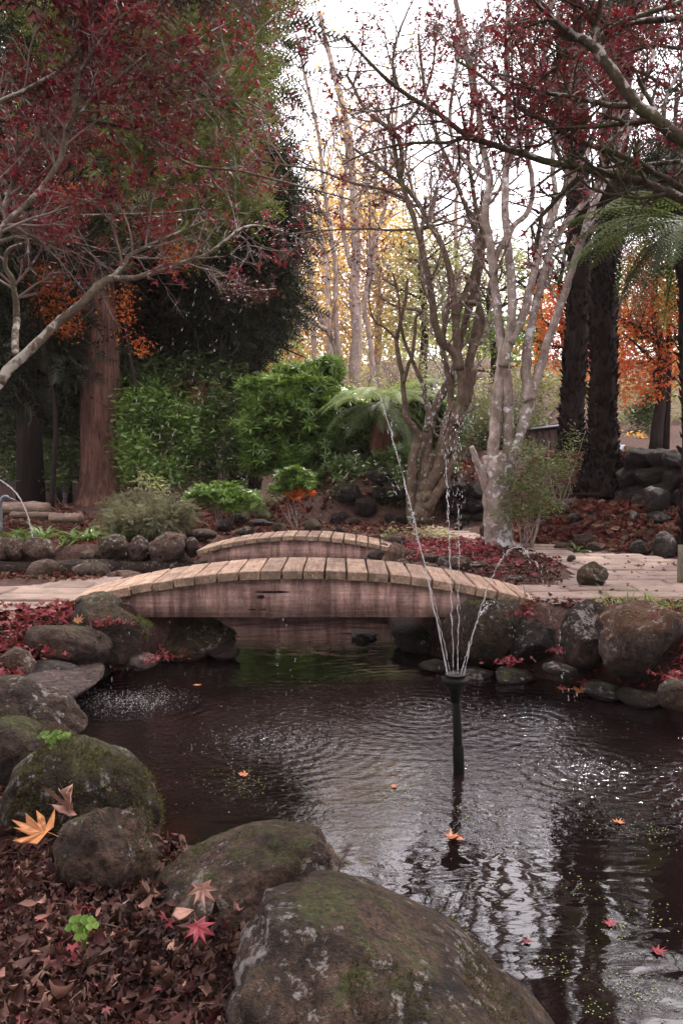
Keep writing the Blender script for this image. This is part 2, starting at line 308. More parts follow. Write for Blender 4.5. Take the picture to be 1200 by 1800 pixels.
def water_mat():
    m, t, p = NM('dark pond water'); g = node(t, 'ShaderNodeNewGeometry'); v = g.outputs['Position']
    s = node(t, 'ShaderNodeSeparateXYZ'); link(t, v, s.inputs[0]); X, Y = s.outputs[0], s.outputs[1]
    swell = tex_noise(t, mapping(t, v, (1.0, 1.9, 1)), 3.0, 2, .45, .5)
    rip = tex_noise(t, mapping(t, v, (1.0, 2.6, 1)), 9, 3, .5, .8)
    chop = tex_noise(t, mapping(t, v, (1.0, 1.25, 1)), 24, 3, .55, .8)
    mr = node(t, 'ShaderNodeMapRange', interpolation_type='SMOOTHSTEP'); link(t, Y, mr.inputs[0])
    mr.inputs[1].default_value = 2.9; mr.inputs[2].default_value = 3.7
    mr2 = node(t, 'ShaderNodeMapRange', interpolation_type='SMOOTHSTEP'); link(t, Y, mr2.inputs[0])
    mr2.inputs[1].default_value = 5.1; mr2.inputs[2].default_value = 5.7; mr2.inputs[3].default_value = 1; mr2.inputs[4].default_value = .12
    patch = ramp(t, tex_noise(t, v, 1.4, 3, .5, .3), [(.38, .1), (.6, 1)])
    far = mth(t, 'MULTIPLY', mr.outputs[0], mr2.outputs[0])
    h = mth(t, 'MULTIPLY', swell, .0042)
    h = mth(t, 'ADD', h, mth(t, 'MULTIPLY', rip, mth(t, 'ADD', .0003, mth(t, 'MULTIPLY', far, .0009))))
    cm = mth(t, 'MULTIPLY', far, patch)
    for (cx, cy), (rad, _) in zip(SPLASH, SPR):
        dx = mth(t, 'SUBTRACT', X, cx); dy = mth(t, 'SUBTRACT', Y, cy)
        d = mth(t, 'SQRT', mth(t, 'ADD', mth(t, 'MULTIPLY', dx, dx), mth(t, 'MULTIPLY', dy, dy)))
        d = mth(t, 'ADD', d, mth(t, 'MULTIPLY', rip, .05))
        fall = mth(t, 'EXPONENT', mth(t, 'MULTIPLY', d, -2.6))
        ring = mth(t, 'MULTIPLY', mth(t, 'SINE', mth(t, 'MULTIPLY', d, 80.0)), fall)
        h = mth(t, 'ADD', h, mth(t, 'MULTIPLY', ring, .0017))
        cm = mth(t, 'MAXIMUM', cm, mth(t, 'MULTIPLY', mth(t, 'SUBTRACT', 1.0, mth(t, 'DIVIDE', d, rad*1.7)), 1.5))
    h = mth(t, 'ADD', h, mth(t, 'MULTIPLY', mth(t, 'MULTIPLY', chop, cm), .0046))
    bump(t, p, h, 1.0, 1.0)
    mud = tex_noise(t, v, 1.5, 4)
    link(t, ramp(t, mud, [(.35, (.003,.0018,.0022)), (.65, (.009,.005,.005))]), p.inputs['Base Color'])
    p.inputs['Roughness'].default_value = .02; p.inputs['IOR'].default_value = 1.95; p.inputs['Specular IOR Level'].default_value = .5
    return m
M['water'] = water_mat()

# ------------------------------------------------------------------ mesh helpers
def np_mesh(name, verts, faces_by_n, smooth=False):
    me = bpy.data.meshes.new(name); verts = np.asarray(verts, np.float32)
    me.vertices.add(len(verts)); me.vertices.foreach_set('co', verts.ravel())
    loops = np.concatenate([np.asarray(f, np.int32).ravel() for f in faces_by_n]); cnt = np.concatenate([np.full(len(f), np.asarray(f).shape[1], np.int32) for f in faces_by_n])
    me.loops.add(len(loops)); me.loops.foreach_set('vertex_index', loops)
    me.polygons.add(len(cnt)); st = np.concatenate([[0], np.cumsum(cnt)[:-1]]).astype(np.int32)
    me.polygons.foreach_set('loop_start', st); me.polygons.foreach_set('loop_total', cnt)
    if smooth: me.polygons.foreach_set('use_smooth', np.ones(len(cnt), bool))
    me.update(calc_edges=True); me.validate(); return me
def ob(name, me, m, parent=None, loc=None):
    o = bpy.data.objects.new(name, me); COL.objects.link(o)
    if m is not None and not me.materials: me.materials.append(M[m])
    if parent is not None: o.parent = parent
    if loc is not None: o.location = loc
    return o
def tag(o, label=None, cat=None, group=None, kind=None):
    if label: o['label'] = label
    if cat: o['category'] = cat
    if group: o['group'] = group
    if kind: o['kind'] = kind
    return o
def thing(name, loc, label, cat, group=None, rz=0):
    o = bpy.data.objects.new(name, None); COL.objects.link(o); o.location = loc; o.rotation_euler.z = rz; o.empty_display_size = .1
    return tag(o, label, cat, group)
class Geo:
    def __init__(s): s.v = []; s.f = {3: [], 4: []}; s.n = 0
    def add(s, v, *fs):
        v = np.asarray(v, np.float32); s.v.append(v)
        for f in fs:
            f = np.asarray(f, np.int64)
            if len(f): s.f[f.shape[1]].append(f+s.n)
        s.n += len(v)
    def mesh(s, name, smooth=False):
        return np_mesh(name, np.concatenate(s.v), [np.concatenate(s.f[k]) for k in (3, 4) if s.f[k]], smooth)
    def build(s, name, m, parent=None, origin=None, smooth=False):
        if not s.v: return None
        if origin is not None:
            o3 = np.array(origin, np.float32); s.v = [v-o3 for v in s.v]
        return ob(name, s.mesh(name, smooth), m, parent)
    def tube(s, pts, rad, sides=6, cap=True, wob=0.):
        pts = np.asarray([tuple(p) for p in pts], float); n = len(pts); rad = np.asarray(rad, float)*np.ones(n)
        t = np.gradient(pts, axis=0); t /= np.linalg.norm(t, axis=1)[:, None]+1e-9
        up = np.array([0, 0, 1.]) if abs(t[0, 2]) < .9 else np.array([1., 0, 0])
        a = np.cross(t, up); a /= np.linalg.norm(a, axis=1)[:, None]+1e-9; b = np.cross(t, a)
        an = np.arange(sides)/sides*2*np.pi
        rr = rad[:, None]*np.ones(sides)
        if wob: rr = rr*(1+wob*rng.standard_normal(rr.shape))
        v = pts[:, None]+rr[..., None]*(np.cos(an)[None, :, None]*a[:, None]+np.sin(an)[None, :, None]*b[:, None])
        i = np.arange(n-1)[:, None]*sides; j = np.arange(sides)[None]; k = (j+1) % sides
        q = np.stack([i+j, i+k, i+sides+k, i+sides+j], -1).reshape(-1, 4)
        v = v.reshape(-1, 3); fs = [q]
        if cap:
            v = np.concatenate([v, pts[-1:], pts[:1]]); e = (n-1)*sides; jj = np.arange(sides); kk = (jj+1) % sides
            fs.append(np.concatenate([np.stack([e+jj, e+kk, np.full(sides, n*sides)], -1), np.stack([kk, jj, np.full(sides, n*sides+1)], -1)]))
        s.add(v, *fs)
    def box(s, a, b, jit=0.):
        a = np.array(a, float); b = np.array(b, float)
        v = np.array([[x, y, z] for x in (a[0], b[0]) for y in (a[1], b[1]) for z in (a[2], b[2])])
        if jit: v += rng.uniform(-jit, jit, v.shape)
        s.add(v, [[0,1,3,2],[4,6,7,5],[0,4,5,1],[2,3,7,6],[0,2,6,4],[1,5,7,3]])
def smooth_path(pts, k=4):
    pts = np.array([tuple(p) for p in pts], float); n = len(pts)
    if n < 3: return pts
    out = []
    for i in range(n-1):
        p0 = pts[max(i-1, 0)]; p1 = pts[i]; p2 = pts[i+1]; p3 = pts[min(i+2, n-1)]
        for j in range(k):
            t = j/k; out.append(.5*((2*p1)+(-p0+p2)*t+(2*p0-5*p1+4*p2-p3)*t*t+(-p0+3*p1-3*p2+p3)*t**3))
    out.append(pts[-1]); return np.array(out)

def rot_frames(n, axis=None, spread=1.0):
    """random rotation matrices; with axis (n,3) the local X follows the axis"""
    if axis is None: axis = rng.standard_normal((n, 3))
    else: axis = np.asarray(axis)+spread*rng.standard_normal((n, 3))*.5
    x = axis/(np.linalg.norm(axis, axis=1)[:, None]+1e-9)
    r = rng.standard_normal((n, 3)); z = np.cross(x, r); z /= np.linalg.norm(z, axis=1)[:, None]+1e-9
    y = np.cross(z, x); return np.stack([x, y, z], -1)
def flat_frames(n, tilt=.35, heading=None):
    """local Z near world up"""
    z = np.array([0, 0, 1.])+tilt*rng.standard_normal((n, 3)); z /= np.linalg.norm(z, axis=1)[:, None]
    if heading is None:
        a = rng.uniform(0, 2*np.pi, n); h = np.stack([np.cos(a), np.sin(a), np.zeros(n)], -1)
    else: h = np.asarray(heading, float)
    y = np.cross(z, h); y /= np.linalg.norm(y, axis=1)[:, None]+1e-9; x = np.cross(y, z); return np.stack([x, y, z], -1)
def scatter(geo, tmpl, pos, fr, scale):
    tv, tf = tmpl; tv = np.asarray(tv, float); n = len(pos); k = len(tv)
    sc = np.asarray(scale, float)*np.ones(n)
    v = np.einsum('nij,kj->nki', fr, tv)*sc[:, None, None]+np.asarray(pos)[:, None]
    by = {}
    for f in tf: by.setdefault(len(f), []).append(f)
    fs = [(np.arange(n)[:, None, None]*k+np.array(F)[None]).reshape(-1, sz) for sz, F in by.items()]
    geo.add(v.reshape(-1, 3), *fs)
# leaf shapes (unit length along X from the stalk)
T_DIAM = ([(0,0,0),(.45,.28,.06),(1,0,-.08),(.45,-.28,.06)], [(0,1,2,3)])
T_OVAL = ([(0,0,0),(.3,.15,.05),(.7,.14,.03),(1,0,-.1),(.7,-.14,.03),(.3,-.15,.05),(.5,0,-.03)], [(0,6,1),(1,6,2),(2,6,3),(3,6,4),(4,6,5),(5,6,0)])
T_LONG = ([(0,0,0),(.35,.09,.03),(1,0,-.12),(.35,-.09,.03)], [(0,1,2,3)])
def star(lobes, depth=.35, fold=.1, spread=150):
    v = [(0,0,0)]; n = len(lobes)
    for i, L in enumerate(lobes):
        a = R(-spread+2*spread*i/(n-1)); v.append((L*math.cos(a), L*math.sin(a), -fold*L*L))
        if i < n-1:
            a2 = R(-spread+2*spread*(i+.5)/(n-1)); v.append((depth*math.cos(a2), depth*math.sin(a2), fold*.5))
    f = [(0, i, i+1) for i in range(1, len(v)-1)]; return (v, f)
T_MAPLE3 = star([.6,1,.6], .3, .15, 75)
T_MAPLE = star([.5,.85,1,.85,.5], .33, .12, 130)
def spray(nn=6, droop=.25):
    v = []; f = []
    for i in range(nn):
        x = i/nn; z = -droop*x*x; L = .32*(1-x*.7)
        for sgn in (1, -1):
            b = len(v); v += [(x, 0, z), (x+.09, 0, z), (x+.26*(1-.3*x), sgn*L, z-.06)]; f.append((b, b+1, b+2))
    b = len(v); v += [(0,.012,0),(0,-.012,0),(1.05,0,-droop)]; f.append((b,b+1,b+2)); return (v, f)
T_SPRAY = spray(6, .25)
T_DROOP = spray(7, .9)
def whorl(n=7, w=.11, lift=.35):
    v = []; f = []
    for k in range(n):
        a = k*2*math.pi/n+.3*math.sin(k*5); c, q = math.cos(a), math.sin(a); b = len(v)
        v += [(0,0,0), (.45*c-w*q, .45*q+w*c, lift*.6), (c, q, lift*.55), (.45*c+w*q, .45*q-w*c, lift*.6)]; f.append((b, b+1, b+2, b+3))
    return (v, f)
T_WHORL = whorl()
def curl(c=.8, w=.36):
    v = []; f = []
    for i in range(5):
        x = i/4; ww = w*math.sin(math.pi*(x*.86+.07)); z = c*(x-.5)**2
        v += [(x-.5, ww, z+c*.5*ww*2), (x-.5, 0, z), (x-.5, -ww, z+c*.25*ww*2)]
    for i in range(4):
        a = i*3; f += [(a, a+1, a+4, a+3), (a+1, a+2, a+5, a+4)]
    return (v, f)

def crumple(seed, lobes=(.5,.85,1,.85,.5), amt=.3):
    rs = np.random.default_rng(seed); v, f = star(list(lobes), .38, .2, 130); v = np.array(v, float); v[:, 2] += rs.uniform(-amt, amt, len(v)); v[:, :2] *= rs.uniform(.75, 1.1, (len(v), 1)); v[:, 1] *= rs.uniform(.45, .9); return (v, f)
# ------------------------------------------------------------------ rocks
def ico(sub):
    bm = bmesh.new(); bmesh.ops.create_icosphere(bm, subdivisions=sub, radius=1); v = np.array([x.co[:] for x in bm.verts]); f = np.array([[q.index for q in x.verts] for x in bm.faces]); bm.free(); return v, f
ICO = {k: ico(k) for k in (1, 2, 3, 4, 5)}
def rock_verts(seed, sub=3, ang=.5, amp=.14, cuts=9):
    cuts = int(cuts*1.6); ang = min(1, ang*1.25)
    rs = np.random.default_rng(seed); v, f = ICO[sub]; v = v.copy(); off = rs.uniform(-50, 50, 3)
    for k in range(cuts):
        n = rs.standard_normal(3); n /= np.linalg.norm(n); d = rs.uniform(.98-.42*ang, .97)
        dd = v@n; m = dd > d; v[m] -= (dd[m]-d)[:, None]*n*.96
    out = np.empty(len(v))
    for i, p in enumerate(v):
        q = Vector(p+off); out[i] = amp*.8*mnoise.noise(q*1.1)+amp*.55*mnoise.noise(q*2.8)+(amp*.22*mnoise.noise(q*6) if sub > 2 else 0)+(amp*.13*mnoise.noise(q*13)+amp*.07*mnoise.noise(q*27) if sub > 3 else 0)
    if sub > 2:      # ridged breaks along the faces
        out -= np.array([amp*2.2*max(0, .20-abs(mnoise.noise(Vector(p*1.5+off+9))))+amp*1.1*max(0, .15-abs(mnoise.noise(Vector(p*3.6+off-5)))) for p in v])
    nr = v/(np.linalg.norm(v, axis=1)[:, None]+1e-9); v = v+nr*out[:, None]
    mn, mx = v.min(0), v.max(0); v = (v-(mn+mx)/2)/((mx-mn)/2); return v, f
ROCKN = 0
def rock(cx, cy, hw, hh, z0, kind, label, roll=0, dep=.85, sub=3, ang=.5, Y=None, amp=.14, group='rocks along the stream', name='rock', yaw=0, cat='rock', cuts=9):
    global ROCKN; ROCKN += 1
    if Y is None: Y = G(cx, cy+hh, z0).y + hw*PX(6)*.5
    c = P(cx, cy, Y); k = math.hypot(Y, 0)*1.0/1500
    v, f = rock_verts(1000+ROCKN*7, sub, ang, amp, cuts)
    v = v*np.array([hw*k, max(hw, hh)*k*dep, hh*k*1.06])
    v = v@np.array(Matrix.Rotation(R(yaw), 3, 'Z')).T
    v = v@np.array(Matrix.Rotation(R(roll), 3, 'Y')).T
    o = ob(name, np_mesh('rock', v, [f], True), kind, loc=c); tag(o, label, cat, group); return o

# ================================================================== THE SETTING
def grid_axis(parts):
    out = []
    for a, b, st in parts: out.append(np.arange(a, b-1e-6, st))
    out.append(np.array([parts[-1][1]])); return np.concatenate(out)
gx = grid_axis([(-90,-30,6),(-30,-10,1.5),(-10,-4.5,.4),(-4.5,5,.055),(5,10,.4),(10,30,1.5),(30,90,6)])
gy = grid_axis([(-30,0,3),(0,1,.25),(1,7,.05),(7,14,.075),(14,20,.4),(20,40,1.),(40,140,5)])
XX, YY = np.meshgrid(gx, gy); ZZ = ground_h(XX, YY)
nz = np.array([mnoise.noise(Vector((x*2.7, y*2.7, 0)))*.03+mnoise.noise(Vector((x*9, y*9, 3)))*.012 if abs(x) < 6 and 0 < y < 15 else 0 for x, y in zip(XX.ravel(), YY.ravel())]).reshape(XX.shape)
gv = np.stack([XX, YY, ZZ+nz], -1).reshape(-1, 3); nxg = len(gx)
ii = (np.arange(len(gy)-1)[:, None]*nxg+np.arange(nxg-1)[None]).ravel()
gf = np.stack([ii, ii+1, ii+nxg+1, ii+nxg], -1)
ground = ob('ground', np_mesh('ground', gv, [gf], True), 'soil'); tag(ground, kind='structure')
g_ = Geo(); wx = np.linspace(-7, 5, 3); wy = np.linspace(.2, 11, 3)
g_.add([(x, y, 0) for y in wy for x in wx], [[0,1,4,3],[1,2,5,4],[3,4,7,6],[4,5,8,7]])
water = g_.build('water', 'water'); tag(water, kind='structure')

g_ = Geo(); pts = smooth_path([(-4.6,9.22,.2),(-3,9.2,.2),(-2,9.22,.2),(-1.5,9.4,.18)], 8); g_.tube(pts, .10+.02*np.sin(np.arange(len(pts))*.8), 10)
pe = g_.build('stream_edge', 'rock', smooth=True); tag(pe, kind='structure')

# paths: sandy base sheet + one slab per stone
def inside(x, y, poly): return seg_dist(np.array([x]), np.array([y]), poly)[0]
def path(pxpoly, name, seed, step=.34, z=.425):
    poly = np.array([tuple(G(a, b, z))[:2] for a, b in pxpoly]); x0, y0 = poly.min(0)-.1; x1, y1 = poly.max(0)+.1
    gx = np.arange(x0, x1, .06); gy = np.arange(y0, y1, .06); X, Y = np.meshgrid(gx, gy); D = seg_dist(X, Y, poly)
    Z = np.maximum(ground_h(X, Y)+.012, z+.004); n = len(gx); v = np.stack([X, Y, Z], -1).reshape(-1, 3)
    i = (np.arange(len(gy)-1)[:, None]*n+np.arange(n-1)[None]).ravel(); q = np.stack([i, i+1, i+n+1, i+n], -1)
    q = q[(D.ravel()[q] < .05).all(1)]
    root = ob(name, np_mesh(name, v, [q], True), 'sand'); tag(root, kind='structure')
    rs = np.random.default_rng(seed); r = 0; y = y0
    while y < y1:
        h = step*rs.uniform(.55, .95); x = x0+rs.uniform(-step, 0)
        while x < x1:
            w = step*rs.uniform(.8, 1.9); cx, cy = x+w/2, y+h/2
            if inside(cx, cy, poly) < -.04:
                j = rs.uniform(-.035, .035, (8, 2)); gp = .016
                P8 = np.array([(x+gp, y+gp), (cx, y+gp), (x+w-gp, y+gp), (x+w-gp, cy), (x+w-gp, y+h-gp), (cx, y+h-gp), (x+gp, y+h-gp), (x+gp, cy)])+j*.55-np.array([cx, cy])
                zt = rs.uniform(.006, .02); tl = rs.uniform(-.012, .012, 2)
                top = [(a, b, zt+a*tl[0]+b*tl[1]) for a, b in P8*.93]; mid = [(a, b, zt-.006+a*tl[0]+b*tl[1]) for a, b in P8]; bot = [(a, b, -.03) for a, b in P8]
                V = top+mid+bot; F = []
                for k in range(8):
                    k2 = (k+1) % 8; F += [(k, k2, 8+k2, 8+k)[::-1], (8+k, 8+k2, 16+k2, 16+k)[::-1]]
                V.append((0, 0, zt)); T = [(24, k, (k+1) % 8) for k in range(8)]
                me = np_mesh('paving_stone', V, [T, F]); zz = max(gh(cx, cy)+.012, z+.004)
                ob('paving_stone', me, 'paving', root, (cx, cy, zz)); r += 1
            x += w
        y += h
    return root
path([(700,1012),(925,1050),(985,1064),(1080,1058),(1215,1058),(1400,1075),(1400,995),(1212,990),(1110,977),(1000,972),(930,957),(870,947),(800,934),(735,926),(700,930),(760,944),(850,953),(905,962),(990,990),(1010,1010),(985,1038),(900,1032)], 'path', 5)
path([(-160,1035),(60,1032),(150,1012),(232,1008),(110,1064),(-160,1090)], 'path', 9, .4)

# ================================================================== BRIDGES
def bridge(cx, cy, yaw, half, width, zend, rise, npl, thick, zbot, beam_x, label, seed, yoff=.05):
    """an arched deck of cross planks on two curved side boards; local X along the span"""
    root = thing('footbridge', (cx, cy, zend), label, 'bridge', 'two arched footbridges over the stream', yaw)
    top = lambda x: rise*(1-min(1, abs(x)/half)**2.1)
    rs = np.random.default_rng(seed); dx = 2*half/npl; base = []
    for s in range(4):
        bm = bmesh.new(); bmesh.ops.create_cube(bm, size=1)
        bmesh.ops.scale(bm, vec=(dx-.012, width, thick), verts=bm.verts)
        bmesh.ops.bevel(bm, geom=bm.edges[:], offset=.005, segments=1, affect='EDGES')
        bmesh.ops.subdivide_edges(bm, edges=[e for e in bm.edges if abs(e.verts[0].co.y-e.verts[1].co.y) > .3], cuts=5)
        for v in bm.verts:
            q = mnoise.noise(v.co*7+Vector((s*9, 0, 0))); v.co.z += .003*q; v.co.x += .003*mnoise.noise(v.co*5+Vector((s*5, 3, 0)))
        me = bpy.data.meshes.new('plank'); bm.to_mesh(me); bm.free(); me.materials.append(M['plank']); base.append(me)
    for i in range(npl):
        x = -half+dx*(i+.5); a = top(x-.02); b = top(x+.02); sl = math.atan2(b-a, .04)
        o = ob('plank', base[rs.integers(4)], None, root, (x, width/2+rs.uniform(-.008, .008), top(x)-thick/2+rs.uniform(-.002, .002)))
        o.rotation_euler = (rs.uniform(-.006, .006), -sl, rs.uniform(-.012, .012))
    for side, yy in ((0, yoff), (1, width-yoff-.04)):
        n = 48; V = []; F = []
        for i in range(n+1):
            x = -beam_x+2*beam_x*i/n; zt = top(x)-thick-.006; zb = min(zbot-zend, zt-.01)
            V += [(x, yy, zb), (x, yy, zt), (x, yy+.04, zt), (x, yy+.04, zb)]
        for i in range(n):
            for k in range(4): F.append((i*4+k, i*4+(k+1) % 4, (i+1)*4+(k+1) % 4, (i+1)*4+k))
        F += [(3,2,1,0), (n*4, n*4+1, n*4+2, n*4+3)]
        o = ob('side_board', np_mesh('side_board', V, [F]), 'beam', root)
        if side == 0:      # knot holes and a split in the board, as small raised and sunk pieces
            for kx, kz, kw, kh in KNOTS.get(label, []):
                bm = bmesh.new(); bmesh.ops.create_icosphere(bm, subdivisions=2, radius=1)
                for v in bm.verts: v.co = Vector((v.co.x*kw*(1+.3*mnoise.noise(v.co*3)), v.co.y*.006, v.co.z*kh*(1+.4*mnoise.noise(v.co*2))))
                me = bpy.data.meshes.new('knot'); bm.to_mesh(me); bm.free(); ob('knot', me, 'bark_dark', o, (kx, yy-.001, kz))
    return root
NEARL = 'nearer arched timber footbridge with a wide plank deck over the pond'
KNOTS = {NEARL: [(-.22, .065, .13, .008), (-.30, .03, .028, .013), (-.36, -.06, .03, .005), (-.28, -.06, .02, .005)]}
B0 = P(118, 1058, 5.93); B1 = P(948, 1056, 5.93)
bridge((B0.x+B1.x)/2, 5.9, 0, (B1.x-B0.x)/2, .72, .435, .225, 22, .064, .32, 1.36, NEARL, 3)
C0 = P(345, 968, 8.85); C1 = P(712, 975, 8.7)
bridge((C0.x+C1.x)/2, 8.8, R(-2), (C1.x-C0.x)/2, .62, .44, .165, 17, .05, .33, .93, 'farther small arched footbridge crossing behind the first one', 4)

# ================================================================== ROCKS
rk = rock
# foreground
rk(762,1852,410,168, 0, 'rock_lichen', 'huge smooth boulder with moss along its ridge at the bottom of the photo', 34, .85, 5, .35, Y=2.0, amp=.09, cuts=9)
rk(400,1565,215,78, 0, 'rock_lichen', 'long sloping boulder with white lichen specks, behind the huge mossy-ridged one', -22, .8, 5, .35, Y=2.55, amp=.09)
rk(192,1505,98,88, 0, 'rock_lichen', 'pale grey and brown mottled boulder beside the big orange leaf', 10, .9, 5, .6, Y=2.62, amp=.14)
rk(152,1412,148,98, 0, 'rock_moss', 'shaggy mossy brown boulder above the big orange leaf', 27, .9, 5, .35, Y=3.0, amp=.12)
rk(20,1335,82,72, 0, 'rock_moss', 'rounded mossy boulder cut by the left edge beneath the grey one', 12, .9, 4, .3, Y=3.35, amp=.1)
rk(45,1268,105,68, 0, 'rock', 'dark grey cracked boulder above the green seedling at the left edge', 22, .9, 5, .6, Y=3.75, amp=.12)
rk(55,1212,118,24, 0, 'rock_wet', 'wet flat slab with a bluish sheen at the left water edge', -7, 1.6, 4, .5, Y=4.75, amp=.06)
# left bank by the near bridge
rk(192,1112,74,54, 0, 'rock_moss', 'dark boulder with bright moss on top at the left end of the near bridge', 22, .9, 4, .6, Y=5.55, amp=.12)
rk(172,1066,42,24, 0, 'rock_olive', 'domed olive rock peeping over the moss-topped boulder by the bridge', 0, .9, 4, .3, Y=5.72)
rk(120,1134,74,36, 0, 'rock', 'long grey-brown boulder lying left of the moss-topped one', 15, .9, 4, .4, Y=5.25)
rk(36,1166,36,26, 0, 'rock_pale', 'small pinkish rock among red leaves above the wet slab', 35, .9, 3, .7, Y=4.95)
rk(322,1128,95,46, 0, 'rock_moss', 'mossy ledge rock in the shade under the left end of the near bridge', -4, .8, 4, .5, Y=6.25)
rk(250,1162,30,14, 0, 'rock_wet', 'small wet rock at the waterline below the moss-topped boulder', -5, .9, 3, .5, Y=5.4)
rk(100,1180,52,20, 0, 'rock_dark', 'low dark wet rock between the slab and the long grey-brown boulder', 5, .9, 3, .5, Y=5.0)
# right bank
rk(845,1106,84,56, 0, 'rock_olive', 'large olive lichened dome rock at the right end of the near bridge', -27, .85, 4, .45, Y=5.85)
rk(938,1130,44,38, 0, 'rock_dark', 'dark blunt rock between the olive dome and the tall pointed rock', 8, .9, 4, .8, Y=5.6)
rk(1030,1120,48,64, 0, 'rock', 'tall pointed brown rock third from the bridge on the right bank', 6, .9, 4, .85, Y=5.4)
rk(1128,1132,80,76, 0, 'rock_rust', 'biggest right bank rock with a rust-orange mossy top', 12, .9, 4, .85, Y=5.05)
rk(1195,1222,42,26, 0, 'rock_moss', 'low mossy rock at the right edge down by the water', 10, .9, 3, .5, Y=4.6)
rk(985,1178,34,12, 0, 'rock_dark', 'flat wet stone below the dark blunt rock on the right bank', 10, .9, 3, .5, Y=5.25)
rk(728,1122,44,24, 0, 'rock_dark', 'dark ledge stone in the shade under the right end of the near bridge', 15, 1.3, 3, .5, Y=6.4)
rk(1042,1012,28,24, .42, 'rock_olive', 'lone angular rock standing on the edge of the paved path', 5, .8, 4, .9)
rk(1003,982,8,7, .42, 'rock_dark', 'tiny dark stone on the path edge left of the fern trunk slope', 0, 1, 2, .6)
# left row behind the side channel
row = [(6,966,18,20,'rock_pale','rounded rock at the far left end of the row behind the channel',.4),(28,966,18,20,'rock_pale','white-flecked rock second from the left in the row behind the channel',.5),
(69,967,27,24,'rock_pale','wedge-shaped grey rock under the strap-leaved plants',.95),(158,978,20,17,'rock_pale','small pointed rock with a white top among red leaves',.9),
(201,963,27,24,'rock_olive','olive flecked rock left of the egg-shaped one',.5),(245,966,21,24,'rock','upright egg-shaped rock in the row left of the far bridge',.5),
(296,965,34,29,'rock_pale','largest round boulder in the row left of the far bridge',.5),(338,962,14,18,'rock','dark rock tucked against the left end of the far bridge',.5)]
for cx, cy, hw, hh, k, lb, an in row: rk(cx, cy, hw, hh, .2, k, lb, 0, .9, 4, an, Y=9.3)
for cx, cy, hw, hh, k, lb in [(76,1005,28,22,'rock_pale','squat rock on the near side of the channel, under the wedge-shaped one'),(159,1004,34,16,'rock_pale','low pyramid rock on the soil behind the left path'),
 (218,1013,34,9,'rock_pale','flat pale stone touching the near bridge deck behind its left end'),(90,1034,19,9,'rock','low brown stone half buried in soil beside the left path'),(110,1002,9,9,'rock_pale','little pale stone between the squat rock and the low pyramid rock')]:
    rk(cx, cy, hw, hh, .42, k, lb, 0, .9, 3, .6, Y=7.25)
# between and beyond the bridges
mid = [(331,903,17,20,'rock','brown rock behind the largest round boulder'),(422,910,17,16,'rock_olive','grass-topped rock below the low leafy shrub'),(352,940,30,11,'rock_pale','flat broad rock touching the far bridge left end'),
(394,926,15,13,'rock_dark','dark rock behind the far bridge left end'),(430,934,17,9,'rock_olive','low mossy rock behind the far bridge below the grass-topped one'),(461,920,22,8,'rock_dark','long flat dark stone beyond the far bridge'),
(491,928,13,9,'rock_olive','small rock left of the orange-leaved sapling stem'),(550,926,16,13,'rock_olive','blunt mossy rock beyond the top of the far bridge'),(571,905,25,14,'rock','dark wedge rock on the litter right of the orange-leaved sapling'),
(571,936,12,8,'rock','low stone behind the crest of the far bridge'),(587,936,8,9,'rock_olive','small upright stone, middle of three behind the crest'),(597,934,9,11,'rock','small upright stone, right-hand of three behind the crest'),
(478,889,10,10,'rock_olive','rounded grey-green stone in the litter behind the orange-leaved sapling'),(454,888,9,11,'rock_olive','upright grey-green stone under the low leafy shrub'),(619,918,14,8,'rock','low dark stone on the litter left of the small leafy plant'),
(666,963,16,9,'rock_pale','grey stone at the right end of the far bridge'),(660,976,16,10,'rock','dark stone under the right end of the far bridge deck'),(697,972,18,20,'rock_pale','yellow-lichened pale rock between the two bridge ends'),
(690,952,22,11,'rock','humped grey rock behind the yellow-lichened pale rock'),(708,991,14,9,'rock_pale','smooth grey rock against the near bridge deck right of the crest'),(722,973,10,6,'rock_pale','small low stone in red leaves right of the yellow-lichened rock'),
(757,983,19,9,'rock','grey triangular rock among the red leaves'),(744,996,25,8,'rock_pale','long low rock lying against the near bridge deck'),(800,991,32,13,'rock_pale','broad pale rock behind the vertical water jets'),
(838,994,19,7,'rock_pale','low smooth rock right of the broad pale one'),(797,976,14,6,'rock_pale','small flat stone above the broad pale rock'),(777,1003,14,7,'rock_pale','white-lichened stone at the deck edge below the broad pale rock'),
(852,932,11,15,'rock','upright rock leaning beside the lichened multi-stem tree'),(804,925,9,8,'rock','rounded grey stone at the foot of the back wall'),(907,1018,15,7,'rock','half-buried stone in the bare planting bed'),(648,905,10,8,'rock_dark','small dark stone behind the small leafy plant')]
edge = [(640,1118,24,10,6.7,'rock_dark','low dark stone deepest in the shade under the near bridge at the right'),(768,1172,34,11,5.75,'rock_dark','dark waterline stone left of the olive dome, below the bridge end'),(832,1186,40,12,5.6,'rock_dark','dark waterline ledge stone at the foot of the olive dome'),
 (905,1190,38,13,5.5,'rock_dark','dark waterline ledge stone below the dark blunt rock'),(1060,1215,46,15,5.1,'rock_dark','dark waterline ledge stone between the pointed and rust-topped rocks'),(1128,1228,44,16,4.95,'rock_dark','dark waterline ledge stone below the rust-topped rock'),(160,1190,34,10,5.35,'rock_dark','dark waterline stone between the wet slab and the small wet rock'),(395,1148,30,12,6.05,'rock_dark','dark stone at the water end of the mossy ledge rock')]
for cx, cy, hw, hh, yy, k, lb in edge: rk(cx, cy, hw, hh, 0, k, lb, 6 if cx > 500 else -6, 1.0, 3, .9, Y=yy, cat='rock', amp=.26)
for cx, cy, hw, hh, k, lb in mid: rk(cx, cy, hw, hh, .42, k, lb, 0, .85, 3, .6)
